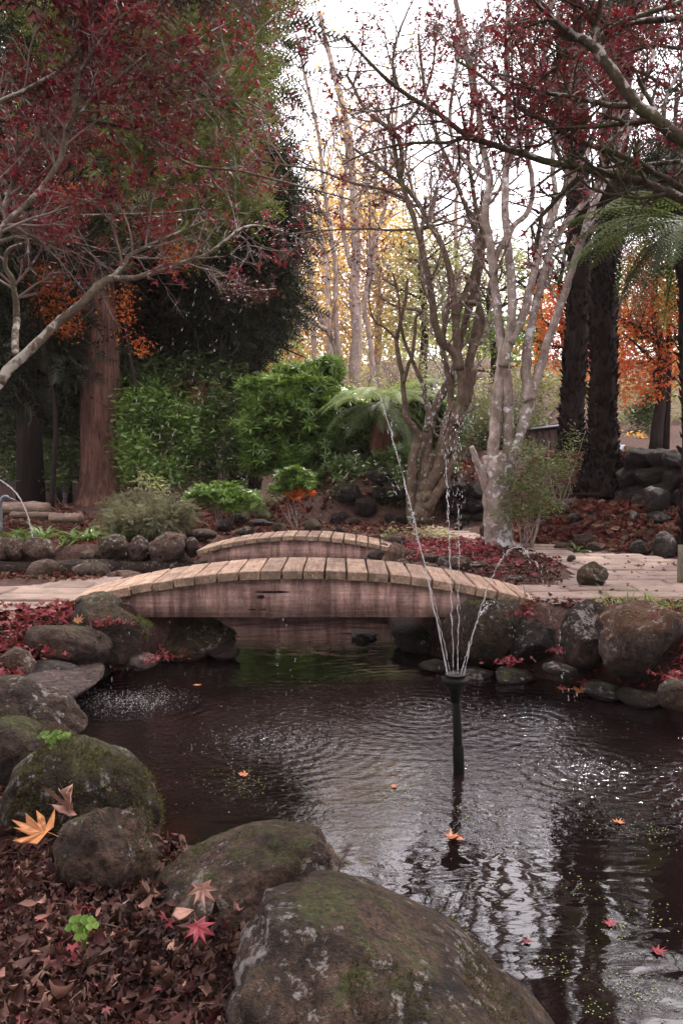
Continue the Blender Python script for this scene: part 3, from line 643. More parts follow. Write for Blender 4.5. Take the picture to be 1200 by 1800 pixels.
# right slope
sl = [(997,891,20,15,'rock','dark-capped boulder left of the near tree fern foot'),(1000,868,17,10,'rock_olive','mossy stone above the dark-capped boulder'),(1026,951,21,15,'rock','sloping brown rock on the path edge below the tree fern'),
(1120,884,13,15,'rock_dark','squared dark rock below the stone wall'),(1153,883,24,27,'rock_dark','big dark leaning rock below the stone wall at right'),(1121,964,17,15,'rock_dark','blocky dark rock on the far edge of the path'),
(1167,958,20,24,'rock_dark','tall dark rock on the far path edge near the right border'),(1115,916,11,17,'rock_dark','narrow upright rock on the leafy slope'),(1067,929,16,11,'rock','brown rock at the foot of the tree fern'),
(1044,963,16,9,'rock','low rock on the path edge right of the sloping brown one'),(987,961,16,8,'rock','flat-topped stone at the path edge below the small-leaved shrub'),(957,921,16,9,'rock','brown stone in litter behind the small-leaved shrub'),
(1008,913,15,11,'rock_dark','shaded rock beneath the dark-capped boulder'),(1160,912,25,13,'rock_dark','wide shaded slab on the slope at the right'),(976,872,11,13,'rock','upright stone behind the small-leaved shrub'),
(1020,852,9,10,'rock','reddish stone beside the tree fern trunk'),(1021,833,8,7,'rock_pale','small tan stone wedged between the two tree ferns'),(1075,968,8,5,'rock_olive','little stone in red leaves at the path edge')]
for cx, cy, hw, hh, k, lb in sl:
    zb = gh(*(lambda g: (g.x, g.y))(G(cx, cy+hh, .42)))
    Yv = 8.3
    for it in range(60):      # walk back along the ray until it meets the slope
        q = P(cx, cy+hh, Yv)
        if q.z < gh(q.x, q.y): break
        Yv += .05
    rk(cx, cy, hw, hh, .42, k, lb, 0, .85, 3, .6, Y=Yv+.1)

# dry stone walls: every stone a part
STONES = []
for i in range(8):
    v, f = rock_verts(500+i, 3, .95, .2); me = np_mesh('stone', v, [f], True); me.materials.append(M['wall_rock']); STONES.append(me)
def dry_wall(a, b, z0, z1f, label, seed, size=.22, depth=.22, group=None, thin=1.0):
    root = thing('dry_stone_wall', (a[0], a[1], z0), label, 'wall', group); rs = np.random.default_rng(seed)
    ax = Vector((b[0]-a[0], b[1]-a[1], 0)); L = ax.length; ax.normalize(); nrm = Vector((ax.y, -ax.x, 0))
    z = 0; row = 0
    while True:
        x = rs.uniform(-.1, 0); hgt = size*rs.uniform(.75, 1.1)
        if z+hgt*.5 > z1f(.5)-z0+.15 and row > 1: break
        while x < L:
            w = size*rs.uniform(.8, 1.7); t = (x+w/2)/L
            if z+hgt*.4 < z1f(t)-z0 and rs.random() < thin:
                c = ax*(x+w/2)+nrm*(-z*.28+rs.uniform(-.03, .03)); zz = z+hgt/2+rs.uniform(-.02, .02)
                o = ob('stone', STONES[rs.integers(8)], None, root, (c.x, c.y, zz)); o.scale = (w*.56, depth*rs.uniform(.45, .7), hgt*.58)
                o.rotation_euler = (rs.uniform(-.2, .2), rs.uniform(-.2, .2), math.atan2(ax.y, ax.x)+rs.uniform(-.3, .3)+(math.pi if rs.random() < .5 else 0))
            x += w*.93
        z += hgt*.86; row += 1
    return root
wa = P(1085, 870, 10.1); wb = P(1300, 880, 8.9)
dry_wall((wa.x, wa.y), (wb.x, wb.y), .58, lambda t: 1.34+.14*t+.05*math.sin(t*11), 'dry stone wall of dark boulders holding up the bank at the right', 5, .27, .3)
wa = P(590, 905, 12.1); wb = P(905, 905, 12.1)
dry_wall((wa.x, wa.y), (wb.x, wb.y), .40, lambda t: 1.02+.08*math.sin(t*7), 'shaded dry stone retaining wall behind the centre maple', 6, .23, .26, thin=.72)

# ================================================================== FOUNTAIN
FX, FY = G(806, 1357, 0).x, G(806, 1357, 0).y; NZ = P(800, 1192, FY).z; k = FY/1500
fo = thing('fountain', (FX, FY, -.05), 'black pump fountain on a tall pipe throwing thin jets of water', 'fountain')
def lathe(name, prof, m, parent, loc=(0,0,0), seg=24, smooth=True):
    V = []; F = []; n = len(prof)
    for r, z in prof:
        for j in range(seg): a = 2*math.pi*j/seg; V.append((r*math.cos(a), r*math.sin(a), z))
    for i in range(n-1):
        for j in range(seg): j2 = (j+1) % seg; F.append((i*seg+j, i*seg+j2, (i+1)*seg+j2, (i+1)*seg+j))
    return ob(name, np_mesh(name, V, [F], smooth), m, parent, loc)
tilt = (P(800, 1192, FY).x-FX)
pipe = lathe('pipe', [(.0, -.2), (.026, -.2), (.026, .12), (.022, .125), (.0205, .13), (.0195, NZ-.03), (.0, NZ-.02)], 'plastic', fo, (0, 0, .05))
pipe.rotation_euler.y = math.atan2(tilt, NZ)
head = lathe('nozzle_head', [(.0, -.115), (.020, -.115), (.0235, -.11), (.024, -.075), (.032, -.055), (.048, -.032), (.060, -.022), (.064, -.018), (.064, -.006), (.060, .0), (.050, .004), (.045, .010), (.025, .012), (.0, .012)], 'plastic', fo, (tilt, 0, NZ+.05))
lathe('nozzle_rim', [(.047, .0125), (.050, .016), (.046, .020), (.040, .016), (.0, .0155)], 'plastic', head, seg=24)
def jet(land, apex, off, r0, tend=1., brk=.62, drops=60, seed=0, spread=.03):
    """a stream that holds together up to brk of its arc and then falls as drops; local to the fountain"""
    rs = np.random.default_rng(seed); s = np.array([FX+tilt+off[0], FY+off[1], NZ+.01]); e = np.array(land, float)
    dz0 = apex-s[2]; dz1 = max(apex-e[2], .01); ta = math.sqrt(dz0)/(math.sqrt(dz0)+math.sqrt(dz1))
    def pt(t):
        p = s+(e-s)*t; z = apex-dz0*((t-ta)/ta)**2 if t < ta else apex-dz1*((t-ta)/(1-ta))**2
        return np.array([p[0], p[1], z])
    ts = np.linspace(0, brk, 46); g = Geo(); O = np.array([FX, FY, -.05])
    pts = np.array([pt(t) for t in ts])-O; rr = r0*(1-.5*ts/brk)*(1+.32*rs.standard_normal(len(ts)))
    pts[4:] += rs.standard_normal((len(ts)-4, 3))*.0025
    g.tube(pts, np.abs(rr), 5); g.build('water_jet', 'jet', fo, smooth=True)
    if drops:
        g = Geo(); v, f = ICO[1]
        for i in range(drops):
            t = brk*.35+(tend-brk*.35)*rs.random()**.85; p = pt(t); d = pt(t+.01)-p; d /= np.linalg.norm(d); p = p-O+rs.standard_normal(3)*spread*(t-.3*brk)
            a = rs.uniform(.0008, .0019); L = a*rs.uniform(3, 10)
            fr = rot_frames(1, d[None], 0)[0]; g.add((v*np.array([L, a, a]))@fr.T+p, f)
        tag(g.build('water_drops', 'jet', fo), kind='stuff')
L1 = G(225, 1232, 0)
jet((L1.x, L1.y, 0), 2.62, (-.035, 0), .0034, brk=.22, drops=420, seed=1, spread=.15)
jet(tuple(G(480, 1300, 0)), 1.45, (-.02, .02), 0.0018, brk=.22, drops=60, seed=2, spread=.05)
jet((FX-.02, FY+2.0, .45), 2.05, (-.008, .01), .0026, brk=.20, drops=320, seed=3, spread=.07)
jet((FX+.14, FY+1.2, 0), 1.7, (.012, .012), .0023, brk=.18, drops=240, seed=4, spread=.07)
jet(tuple(P(905, 1125, FY+.35)), P(862, 1072, FY).z, (.02, -.02), .0023, brk=.5, drops=50, seed=5, spread=.03)
jet(tuple(G(1020, 1352, 0)), P(915, 962, FY).z, (.036, -.01), .0026, brk=.46, drops=90, seed=6, spread=.03)
# splashing drops and bubbles on the water
g = Geo(); v, f = ICO[1]
def blobs(cx, cy, rad, n, zmax, amin=.001, amax=.0028):
    for i in range(n):
        a = rng.uniform(amin, amax); r = rad*math.sqrt(-math.log(1-rng.random()*.95))*.6; th = rng.uniform(0, 6.28)
        x, y = cx+r*math.cos(th)*1.3, cy+r*math.sin(th)
        if seg_dist(np.array([x]), np.array([y]), POND)[0] > -.05: continue
        g.add(v*a*np.array([1.2, 1.2, 1])+np.array([x, y, zmax*rng.random()**3]), f)
for (cx, cy), (rad, n) in zip(SPLASH, [(.34, 900), (.42, 420), (.25, 260), (.4, 260), (.5, 200)]): blobs(cx, cy, rad, n, .03)
for i in range(300):
    x, y = rng.uniform(-1.7, 2.0), rng.uniform(3.4, 5.6)
    if seg_dist(np.array([x]), np.array([y]), POND)[0] < -.05: a = rng.uniform(.0012, .0032); g.add(v*a*np.array([1, 1, .6])+np.array([x, y, .001]), f)
sp = g.build('water_splash', 'jet'); tag(sp, 'white splashing drops and bubbles scattered over the pond surface', 'splash', kind='stuff')

# small spout and heron at the far left
sp0 = [P(-60,838,8.6), P(-20,836,8.6), P(4,846,8.6), P(30,868,8.6), P(48,903,8.6), P(58,945,8.6)]
g = Geo(); g.tube(smooth_path(sp0, 8), .0075, 6)
o = g.build('water_spout', 'jet', smooth=True); tag(o, 'thin arc of water falling on the strap-leaved plants at the left edge', 'water')
hb = P(-38, 965, 8.4); hz = gh(hb.x, hb.y)
ht = thing('heron_statue', (hb.x, hb.y, hz), 'blue-grey heron statue with a long beak at the left edge', 'statue')
def hp(px, py): q = P(px, py, 8.4); return (q.x-hb.x, q.y-hb.y, q.z-hz)
g = Geo(); g.tube(smooth_path([hp(-75,952), hp(-55,938), hp(-38,928), hp(-18,922), hp(-5,930), hp(0,912), hp(1,890), hp(4,877), hp(10,873), hp(15,875)], 5), np.interp(np.arange(46), [0,8,14,20,24,30,40,45], [.01,.06,.085,.06,.03,.018,.018,.016]), 10)
g.build('body', 'heron', ht, smooth=True)
g = Geo(); g.tube([hp(13,874), hp(20,877), hp(34,882)], [.014,.010,.001], 8); g.build('beak', 'heron', ht, smooth=True)
for dx in (-34, -42):
    g = Geo(); g.tube([hp(dx,925), hp(dx-2,942), hp(dx,966)], [.010,.007,.007], 6); g.build('leg', 'heron', ht, smooth=True)

# logs / kerbs at left
def log(x0, x1, cy, r_px, Y, m, label, cat='log'):
    a = P(x0, cy, Y); b = P(x1, cy+1, Y-.1); g = Geo(); n = 14; pts = [a.lerp(b, i/n) for i in range(n+1)]
    rr = r_px*Y/1500*(1+.06*np.sin(np.arange(n+1)*1.9)); rr[0] *= .9; rr[-1] *= .9
    g.tube([p-a for p in pts], rr, 9, wob=.06); o = g.build('log', m, smooth=True); o.location = a; return tag(o, label, cat, 'old logs behind the plants on the left')
log(-30, 86, 893, 12, 11.5, 'logwood', 'thick split brown log lying at the left edge behind strap-leaved plants')
log(90, 144, 910, 9, 10.9, 'logwood', 'short mossy log to the right of the thick split log')
log(20, 100, 905, 6, 11.1, 'logwood', 'thin log lying in front of the thick split log')

# shed, panel and stump in the distance
def shed():
    a = P(931, 757, 16); b = P(987, 750, 15.6); c = P(1078, 762, 16.2); z0 = .7
    root = thing('garden_shed', (a.x, a.y, z0), 'dark brown boarded shed seen between the trunks at the right', 'shed'); O = Vector((a.x, a.y, z0))
    def wall(p, q):
        d = Vector((q.x-p.x, q.y-p.y, 0)); L = d.length; n = max(2, int(L/.11)); d.normalize(); yw = math.atan2(d.y, d.x)
        for i in range(n):
            t = (i+.5)/n; zt = p.z+(q.z-p.z)*t-z0-.03; g = Geo(); g.box((-L/n/2+.006, 0 if i % 2 else .008, 0), (L/n/2-.006, .03, zt)); o = g.build('board', 'shed_wall', root)
            o.location = (p.x-O.x+d.x*L*t, p.y-O.y+d.y*L*t, 0); o.rotation_euler.z = yw
    wall(a, b); wall(b, c)
    g = Geo(); back = [Vector((a.x+.2, a.y+1.6, a.z)), Vector((c.x+.2, c.y+1.5, c.z))]
    t = [a, b, c, back[1], back[0]]; V = [tuple(p-O+Vector((0, -.06 if i < 3 else 0, 0))) for i, p in enumerate(t)]; V += [(x, y, z+.04) for x, y, z in V]
    F = [[i, (i+1) % 5, 5+(i+1) % 5, 5+i] for i in range(5)]; g.add(V, F, [[4,1,0],[4,2,1],[4,3,2],[5,6,9],[6,7,9],[7,8,9]]); g.build('roof', 'shed_wall', root)
    g = Geo(); g.tube([a-O+Vector((0,-.08,.03)), b-O+Vector((0,-.08,.03))], .018, 6); g.build('roof_trim', 'trim', root)
    g = Geo(); p = b-O; g.box((p.x-.012, p.y-.04, p.z-.38), (p.x+.03, p.y-.005, p.z+.03)); g.build('corner_trim', 'trim', root)
    g = Geo(); p = c-O; g.box((p.x-.01, p.y-.05, 0), (p.x+.04, p.y-.01, p.z+.0)); g.build('corner_post', 'trim', root)
shed()
p = P(1085, 812, 14.5); root = thing('cabinet', tuple(p), 'pale blue-grey cabinet standing beyond the stone wall', 'cabinet')
g = Geo(); g.box((-.085, -.1, -.35), (.085, .12, .29)); g.build('body', 'panel', root)
g = Geo(); g.box((-.075, -.112, -.3), (.075, -.102, .27)); g.build('door', 'panel', root)
g = Geo(); a = P(1105, 812, 14.3); g.tube([(0,0,-.4),(0,0,0),(0,0,.14),(.01,0,.26)], [.15,.12,.10,.105], 12, wob=.06); o = g.build('tree_stump', 'bark_brown', smooth=True); o.location = a
tag(o, 'sawn brown stump right of the pale blue-grey cabinet', 'stump')
a = G(1198, 1028, .42); g = Geo(); g.box((-.035, -.03, -.1), (.035, .03, .32), .006); o = g.build('post', 'post_wood'); o.location = a; tag(o, 'short weathered wooden post beside the path at the right edge', 'post')

# ================================================================== PLANTS
def limb_path(px, Y, k=4):
    """photo pixels with a depth (one number, or start and end) -> smooth world path"""
    n = len(px); Ys = np.full(n, float(Y)) if not hasattr(Y, '__len__') else (np.array(Y, float) if len(Y) == n else np.linspace(Y[0], Y[1], n))
    return smooth_path([P(a, b, y) for (a, b), y in zip(px, Ys)], k)
class Tree:
    def __init__(s, name, base, label, cat='tree', group=None, seed=0):
        s.o = thing(name, tuple(base), label, cat, group); s.b = np.array(tuple(base)); s.trunk = Geo(); s.tw = Geo(); s.tips = []; s.dirs = []; s.paths = []; s.rs = np.random.default_rng(seed)
    def limb(s, pts, r0, r1, sides=9, wob=.03, keep=True, twig=False):
        n = len(pts); t = np.linspace(0, 1, n); r = r0+(r1-r0)*t**.8
        pts = np.array(pts); p2 = pts.copy()
        if n > 4: p2[2:-1] += s.rs.standard_normal((n-3, 3))*np.minimum(r[2:-1, None]*.10, .008)
        (s.tw if twig else s.trunk).tube(p2-s.b, r, sides, wob=wob)
        if keep: s.paths.append((pts, r))
        return pts, r
    def grow(s, p, d, L, r, lev, up=.1, kink=.25, nch=4, leafy=True, spread=.9, shrink=.6):
        rs = s.rs; n = max(4, int(L/.09)) if lev else 5; n = min(n, 12); st = L/n; pts = [np.array(p)]; d = np.array(d, float); d /= np.linalg.norm(d)
        for i in range(n):
            d = d+rs.standard_normal(3)*kink*.45+np.array([0, 0, up*.3]); d /= np.linalg.norm(d); pts.append(pts[-1]+d*st)
        pts = np.array(pts); s.tw.tube(pts-s.b, np.linspace(r, r*.4, len(pts)), 5 if r > .006 else 3, cap=False)
        if lev == 0:
            for i in range(1, len(pts)): s.tips.append(pts[i]); s.dirs.append(d)
            return
        for c in range(nch):
            t = rs.uniform(.15, 1); i = min(int(t*n), n-1); q = pts[i]+(pts[i+1]-pts[i])*rs.random(); dd = pts[i+1]-pts[i]; dd /= np.linalg.norm(dd)
            v = rs.standard_normal(3); v -= v@dd*dd; v /= np.linalg.norm(v)
            s.grow(q, dd*.75+v*spread, L*shrink*rs.uniform(.6, 1.15)*(1-.3*t), r*.55, lev-1, up, kink, nch, leafy, spread, shrink)
        s.tips.append(pts[-1]); s.dirs.append(d)
    def sprout(s, path, n, L, lev=1, up=.15, t0=.15, kink=.25, nch=4, spread=.9, rf=.55, flat=None, shrink=.6):
        pts, rad = path; rs = s.rs; m = len(pts)
        for c in range(n):
            t = t0+(1-t0)*rs.random(); i = min(int(t*(m-1)), m-2); q = pts[i]+(pts[i+1]-pts[i])*rs.random(); dd = pts[i+1]-pts[i]; dd /= np.linalg.norm(dd)+1e-9
            v = rs.standard_normal(3)
            if flat is not None: v[1] *= flat
            v -= v@dd*dd; v /= np.linalg.norm(v)
            s.grow(q, dd*.6+v*spread, rs.uniform(*L)*(1-.35*t), min(rad[i]*rf, .02), lev, up, kink, nch, True, spread, shrink)
    def finish(s, bark, twig=None, parts=('trunk', 'twigs')):
        t = s.trunk.build(parts[0], bark, s.o, smooth=True)
        if s.tw.v: s.tw.build(parts[1], twig or bark, s.o, smooth=True)
        return t
    def leaves(s, tmpl, m, per, size, jit, keep=1., name='foliage', tilt=.6, filt=None, axis=True, sizej=.4):
        if not s.tips: return
        T = np.array(s.tips); D = np.array(s.dirs); rs = s.rs; k = rs.random(len(T)) < keep
        if filt is not None: k &= filt(T)
        T = T[k]; D = D[k]
        if not len(T): return
        T = np.repeat(T, per, 0); D = np.repeat(D, per, 0); n = len(T); pos = T+rs.standard_normal((n, 3))*jit-s.b
        fr = flat_frames(n, tilt) if tilt < 2 else rot_frames(n); g = Geo(); scatter(g, tmpl, pos, fr, size*rs.uniform(1-sizej, 1+sizej, n)); return g.build(name, m, s.o)
def pixof(T):
    c, sn = math.cos(PITCH), math.sin(PITCH); y = T[:, 1]; z = T[:, 2]-CAM_H; f = y*c-z*sn; u = y*sn+z*c
    return 600+1500*T[:, 0]/f, 900-1500*u/f

def clumps(centers, n, rad):
    """leaf points gathered in clumps that sit in and on a set of ellipsoids [(c, (rx,ry,rz)), ...]"""
    w = np.array([r[0]*r[1]*r[2] for _, r in centers])**.67; w /= w.sum(); idx = rng.choice(len(centers), n, p=w)
    C = np.array([tuple(c) for c, _ in centers])[idx]; Rr = np.array([r for _, r in centers])[idx]
    d = rng.standard_normal((n, 3)); d /= np.linalg.norm(d, axis=1)[:, None]; q = rng.random(n)**.45
    return C+d*Rr*q[:, None], d
def crown(root, tmpl, m, centers, ncl, per, crad, size, name='crown', tilt=.7, outward=False, origin=None, mats=None):
    c, d = clumps(centers, ncl, 1); pos = np.repeat(c, per, 0); n = len(pos); pos = pos+rng.standard_normal((n, 3))*crad; D = np.repeat(d, per, 0)
    fr = rot_frames(n, D*np.array([1, 1, .35])+np.array([0, 0, -.25]), .9) if outward else (flat_frames(n, tilt) if tilt < 2 else rot_frames(n))
    g = Geo(); scatter(g, tmpl, pos-np.array(tuple(origin if origin is not None else root.location)), fr, size*rng.uniform(.6, 1.35, n)); return g.build(name, m, root)
def E(px, py, Y, rx_px, ry_px, ry=None):
    k = Y/1500; return (P(px, py, Y), (rx_px*k, ry if ry else rx_px*k*.8, ry_px*k))
def base_pt(px, Y): x = P(px, 800, Y).x; return Vector((x, Y, gh(x, Y)-.05))

# --- left redwood
b = base_pt(182, 15.2); t = Tree('redwood_tree', b, 'tall redwood with straight reddish-brown trunk left of the pond', 'tree', seed=1)
pts = [b+Vector((0,0,-.2)), b+Vector((0,0,.15)), b+Vector((-.01,0,.6)), b+Vector((-.03,0,1.8)), b+Vector((-.07,0,3.6)), b+Vector((-.1,0,5.5)), b+Vector((-.1,0,9)), b+Vector((-.1,0,13))]
p = smooth_path(pts, 6); z = p[:, 2]-b.z; r = np.interp(z, [-.2,0,.25,.7,2,4,8,13], [.62,.54,.44,.385,.35,.31,.24,.1])
sd_ = 26; an = np.arange(sd_)/sd_*2*math.pi; g = Geo()
fl = 1+.05*np.sin(an*7)[None]*np.ones((len(p), 1))+.11*np.exp(-np.maximum(z, 0)*2)[:, None]*np.sin(an*5+1)[None]+.015*rng.standard_normal((len(p), sd_))
V = p[:, None]+np.stack([np.cos(an)[None]*r[:, None]*fl, np.sin(an)[None]*r[:, None]*fl, np.zeros_like(fl)], -1)-np.array(tuple(b)); i = np.arange(len(p)-1)[:, None]*sd_; j = np.arange(sd_)[None]; j2 = (j+1) % sd_
g.add(V.reshape(-1, 3), np.stack([i+j, i+j2, i+sd_+j2, i+sd_+j], -1).reshape(-1, 4)); g.build('trunk', 'bark_redwood', t.o, smooth=True)
for k_ in range(46):
    a = t.rs.uniform(0, 6.28); zz = t.rs.uniform(3.6, 12); L = 2.4*(1-zz/18); q = np.array(tuple(b))+np.array([-.07, 0, zz]); e = q+np.array([math.cos(a)*L, math.sin(a)*L, -.25*L]); t.limb(np.array([q, (q+e)/2+[0,0,.15], e]), .045, .012, 5)
for zz, a in ((1.95, 4.5), (2.35, 4.9), (1.25, 5.3)):
    q = np.array(tuple(b))+np.array([math.cos(a)*.33, math.sin(a)*.33, zz]); t.limb(np.array([q, q+[.06*math.cos(a), .1*math.sin(a), .0]]), .05, .03, 7)
t.finish('bark_redwood', parts=('limbs', 'twigs'))
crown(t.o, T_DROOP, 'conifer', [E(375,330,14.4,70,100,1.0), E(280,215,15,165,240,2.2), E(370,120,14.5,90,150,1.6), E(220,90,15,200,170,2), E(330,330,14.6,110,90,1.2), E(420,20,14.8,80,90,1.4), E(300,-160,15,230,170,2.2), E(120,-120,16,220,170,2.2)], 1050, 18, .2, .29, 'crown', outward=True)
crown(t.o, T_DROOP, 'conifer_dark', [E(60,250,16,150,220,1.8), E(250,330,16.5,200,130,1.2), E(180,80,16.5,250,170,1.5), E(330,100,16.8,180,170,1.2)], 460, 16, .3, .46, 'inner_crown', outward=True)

# --- dark conifer with low crown, behind
b = base_pt(413, 17.5); t = Tree('conifer_tree', b, 'dark conifer with low drooping crown in front of the bright sky gap', 'tree', 'dark conifers at the left', 2)
t.limb([tuple(b), tuple(b+Vector((0,0,2))), tuple(b+Vector((.05,0,5))), tuple(b+Vector((.05,0,9)))], .24, .08, 12)
for k_ in range(40):
    a = t.rs.uniform(0, 6.28); zz = t.rs.uniform(1.8, 8); L = 2.*(1-zz/13); q = np.array(tuple(b))+np.array([.03, 0, zz]); e = q+np.array([math.cos(a)*L, math.sin(a)*L, -.3*L]); t.limb(np.array([q, (q+e)/2+[0,0,.1], e]), .035, .01, 5)
t.finish('bark_dark')
crown(t.o, T_DROOP, 'conifer_dark', [E(415,520,17,95,110,1.3), E(450,400,17,80,70,1), E(380,400,17.3,110,90,1.2), E(370,560,17.5,90,70,1), E(430,300,17.6,70,70,1)], 720, 16, .22, .38, 'crown', outward=True)
# dark trunks and understorey trees at the left
def dark_tree(px, Y, r, h, label, crowns, seed, m='conifer_dark', bark='bark_dark', n=200, size=.4, nm='conifer_tree', grp='dark conifers at the left', tm=T_DROOP):
    b = base_pt(px, Y); t = Tree(nm, b, label, 'tree', grp, seed); t.limb([tuple(b), tuple(b+Vector((.02,0,h*.3))), tuple(b+Vector((-.04,0,h*.6))), tuple(b+Vector((.03,0,h)))], r, r*.45, 11, .06); t.finish(bark)
    crown(t.o, tm, m, crowns, n, 15, .28, size, 'crown', outward=True); return t
dark_tree(52, 14.5, .24, 7, 'thick almost black trunk at the far left under hanging dark foliage', [E(40,560,14.6,90,110,1.2), E(60,420,14.8,120,120,1.4), E(20,650,14.6,60,50,.8), E(-60,500,14.5,120,200,1.5)], 3, n=330)
dark_tree(112, 15.8, .15, 6, 'slimmer black trunk between the thick black one and the redwood', [E(110,600,16,60,60,.9), E(130,480,16.2,60,90,1), E(105,700,16.2,50,60,.8)], 4, n=200)
dark_tree(262, 18.5, .22, 9, 'dark shaded conifer just right of the redwood trunk', [E(270,560,18.5,75,120,1.5), E(300,470,18,90,100,1.4), E(250,400,18.5,110,100,1.5), E(320,610,18,70,60,1.)], 5, n=430)
dark_tree(330, 21, .2, 9, 'shaded conifer deep in the wood behind the leafy rhododendron', [E(350,620,21,90,90,1.5), E(230,640,21,80,110,1.5), E(300,520,22,150,120,1.5)], 6, n=380, size=.5)
dark_tree(-60, 19, .25, 10, 'dark conifer in the wood left of the thick black trunk', [E(0,600,20,120,200,2), E(-30,350,20,200,250,2.5), E(130,560,21,90,150,1.6)], 7, n=480, size=.55)

# --- drooping brown branches across the top left
b = Vector((-3.6, 4.6, .42)); t = Tree('overhanging_conifer', b, 'drooping brown conifer branches hanging into the top left corner', 'tree', seed=8)
t.limb([tuple(b), (-3.6,4.6,3), (-3.5,4.65,6)], .2, .1, 10)
for i in range(9):
    q = P(-120+i*2, -60-i*14, 4.8); e = P(60+i*48, -28-rng.uniform(0, 60), 4.5+.12*i); pa, ra = t.limb(smooth_path([q, q.lerp(e, .5)+Vector((0,0,.1)), e], 6), .025, .006, 6)
    t.limb(np.array([(-3.5, 4.65, q.z), tuple(q)]), .04, .025, 6)
    for k_ in range(60):
        j = rng.uniform(.1, 1); c = pa[int(j*(len(pa)-1))]; t.tips.append(c+rng.standard_normal(3)*[.1,.1,.03]); t.dirs.append(np.array([.1, 0, -1]))
t.finish('bark_dark'); T = np.array(t.tips); n = len(T)*3; pos = np.repeat(T, 3, 0)+rng.standard_normal((n, 3))*.05-np.array(tuple(b)); g = Geo()
scatter(g, T_SPRAY, pos, rot_frames(n, np.tile([[.15, 0, -1]], (n, 1)), .35), rng.uniform(.10, .26, n)); g.build('foliage', 'brown_conifer', t.o)

# --- left red maple
b = Vector((-3.2, 4.9, .40)); t = Tree('red_maple_tree', b, 'crimson-leaved maple with pale lichened branches reaching in from the left', 'tree', seed=11)
def L(px, Y, r0, r1, sides=8, twig=False):
    Ym = Y if not hasattr(Y, '__len__') else sum(Y)/len(Y); return t.limb(limb_path(px, Y), r0*RS*Ym/1500, r1*RS*Ym/1500, sides, twig=twig)
RS = 1.0
t.limb([tuple(b-Vector((0,0,.1))), (-3.15,4.9,1.0), (-3.05,4.9,1.6), (-2.95,5,2.6), (-2.85,5,3.4)], .17, .09, 10)
t.limb([(-3.05,4.9,1.55), (-2.6,4.85,1.62), tuple(P(-60,735,4.8)), tuple(P(0,672,4.8))], .06, .03, 8)
A1 = L([(0,672),(22,642),(58,612),(98,570),(140,538),(175,500),(198,489)], (4.8, 5.0), 9.5, 6.5, 10)
A2 = L([(198,489),(240,488),(290,474),(330,458),(362,448),(400,420),(412,408)], (5.0, 5.3), 5, 2)
A3 = L([(190,494),(215,470),(228,450),(250,438),(270,428),(300,415),(340,398),(360,388)], (5.0, 5.2), 5, 2)
B1_ = L([(-60,520),(0,410),(20,385),(70,335),(108,275),(120,225),(150,185),(190,150),(240,112),(290,80),(330,62)], (4.6, 4.9), 6.5, 2, 9)
B2_ = L([(118,230),(132,180),(138,130),(148,85),(170,66),(200,38)], (4.7, 4.8), 6, 3)
B3_ = L([(-40,380),(0,372),(14,350),(30,310),(60,255),(95,200),(110,150)], (5.0, 5.2), 7, 3)
B4_ = L([(-30,440),(15,420),(60,417),(110,424),(150,432),(200,445),(262,452)], (5.0, 5.2), 4, 1.5)
B5_ = L([(-20,420),(30,388),(70,374),(140,379),(220,377),(300,374),(360,366)], (5.1, 5.4), 5, 1.5)
B6_ = L([(150,210),(200,220),(250,232),(300,270),(350,293),(420,300),(490,318),(550,333),(620,352)], (5.0, 5.6), 4, 1.5)
B7_ = L([(-30,190),(10,175),(60,150),(110,120),(150,75),(190,50)], (4.6, 4.8), 5, 2)
B8_ = L([(30,560),(27,520),(22,490),(10,470),(15,440),(40,430)], (5.2, 5.3), 6, 3)
B8b = L([(28,625),(28,590),(30,560)], (4.95, 5.2), 6, 6)
B9_ = L([(130,160),(170,180),(230,175),(280,165),(330,160),(380,150)], (5.0, 5.3), 3.5, 1)
B10 = L([(185,150),(230,140),(290,135),(350,70),(400,40)], (4.9, 5.2), 3, 1)
B11 = L([(340,150),(400,120),(450,60),(490,20)], (5.4, 5.7), 2.5, 1)
B12 = L([(412,408),(440,397),(470,400),(520,415)], (5.3, 5.6), 3, 1)
B13 = L([(250,232),(290,215),(330,180),(420,175),(470,200)], (5.2, 5.5), 3, 1)
t.limb([(-2.95,5,2.6), tuple(P(-60,520,4.6))], .06, .03, 7); t.limb([(-2.85,5,3.4), tuple(P(-30,190,4.6))], .05, .02, 7); t.limb([(-2.95,5,2.5), tuple(P(-40,380,5.0))], .05, .02, 7)
t.limb([(-3.0,5,2.3), tuple(P(-30,430,5.0))], .04, .02, 7)
for pth, n in ((A2,7),(A3,7),(B1_,26),(B2_,13),(B3_,18),(B4_,13),(B5_,15),(B6_,14),(B7_,16),(B8_,5),(B9_,13),(B10,13),(B11,10),(B12,6),(B13,11)):
    t.sprout(pth, n, (.22, .6), 2, up=.08, nch=4, flat=.5, t0=.08, spread=.8)
t.finish('bark_branch', 'twig', ('branches', 'twigs'))  # paler twig material stands in for light catching the fine branches
def dens_left(T):
    x, y = pixof(T); keep = rng.random(len(T)) < np.clip(.115-.0004*np.maximum(x-200, 0)+.06*(y<60)-np.where(y > 400, (y-400)/300, 0), .025, 1); return keep & (y < 500)
t.leaves(T_MAPLE3, 'red_leaf', 7, .036, .028, .75, filt=dens_left, tilt=.8)
t.leaves(T_MAPLE3, 'darkred_leaf', 3, .030, .035, .35, filt=dens_left, tilt=.8, name='dull_foliage')
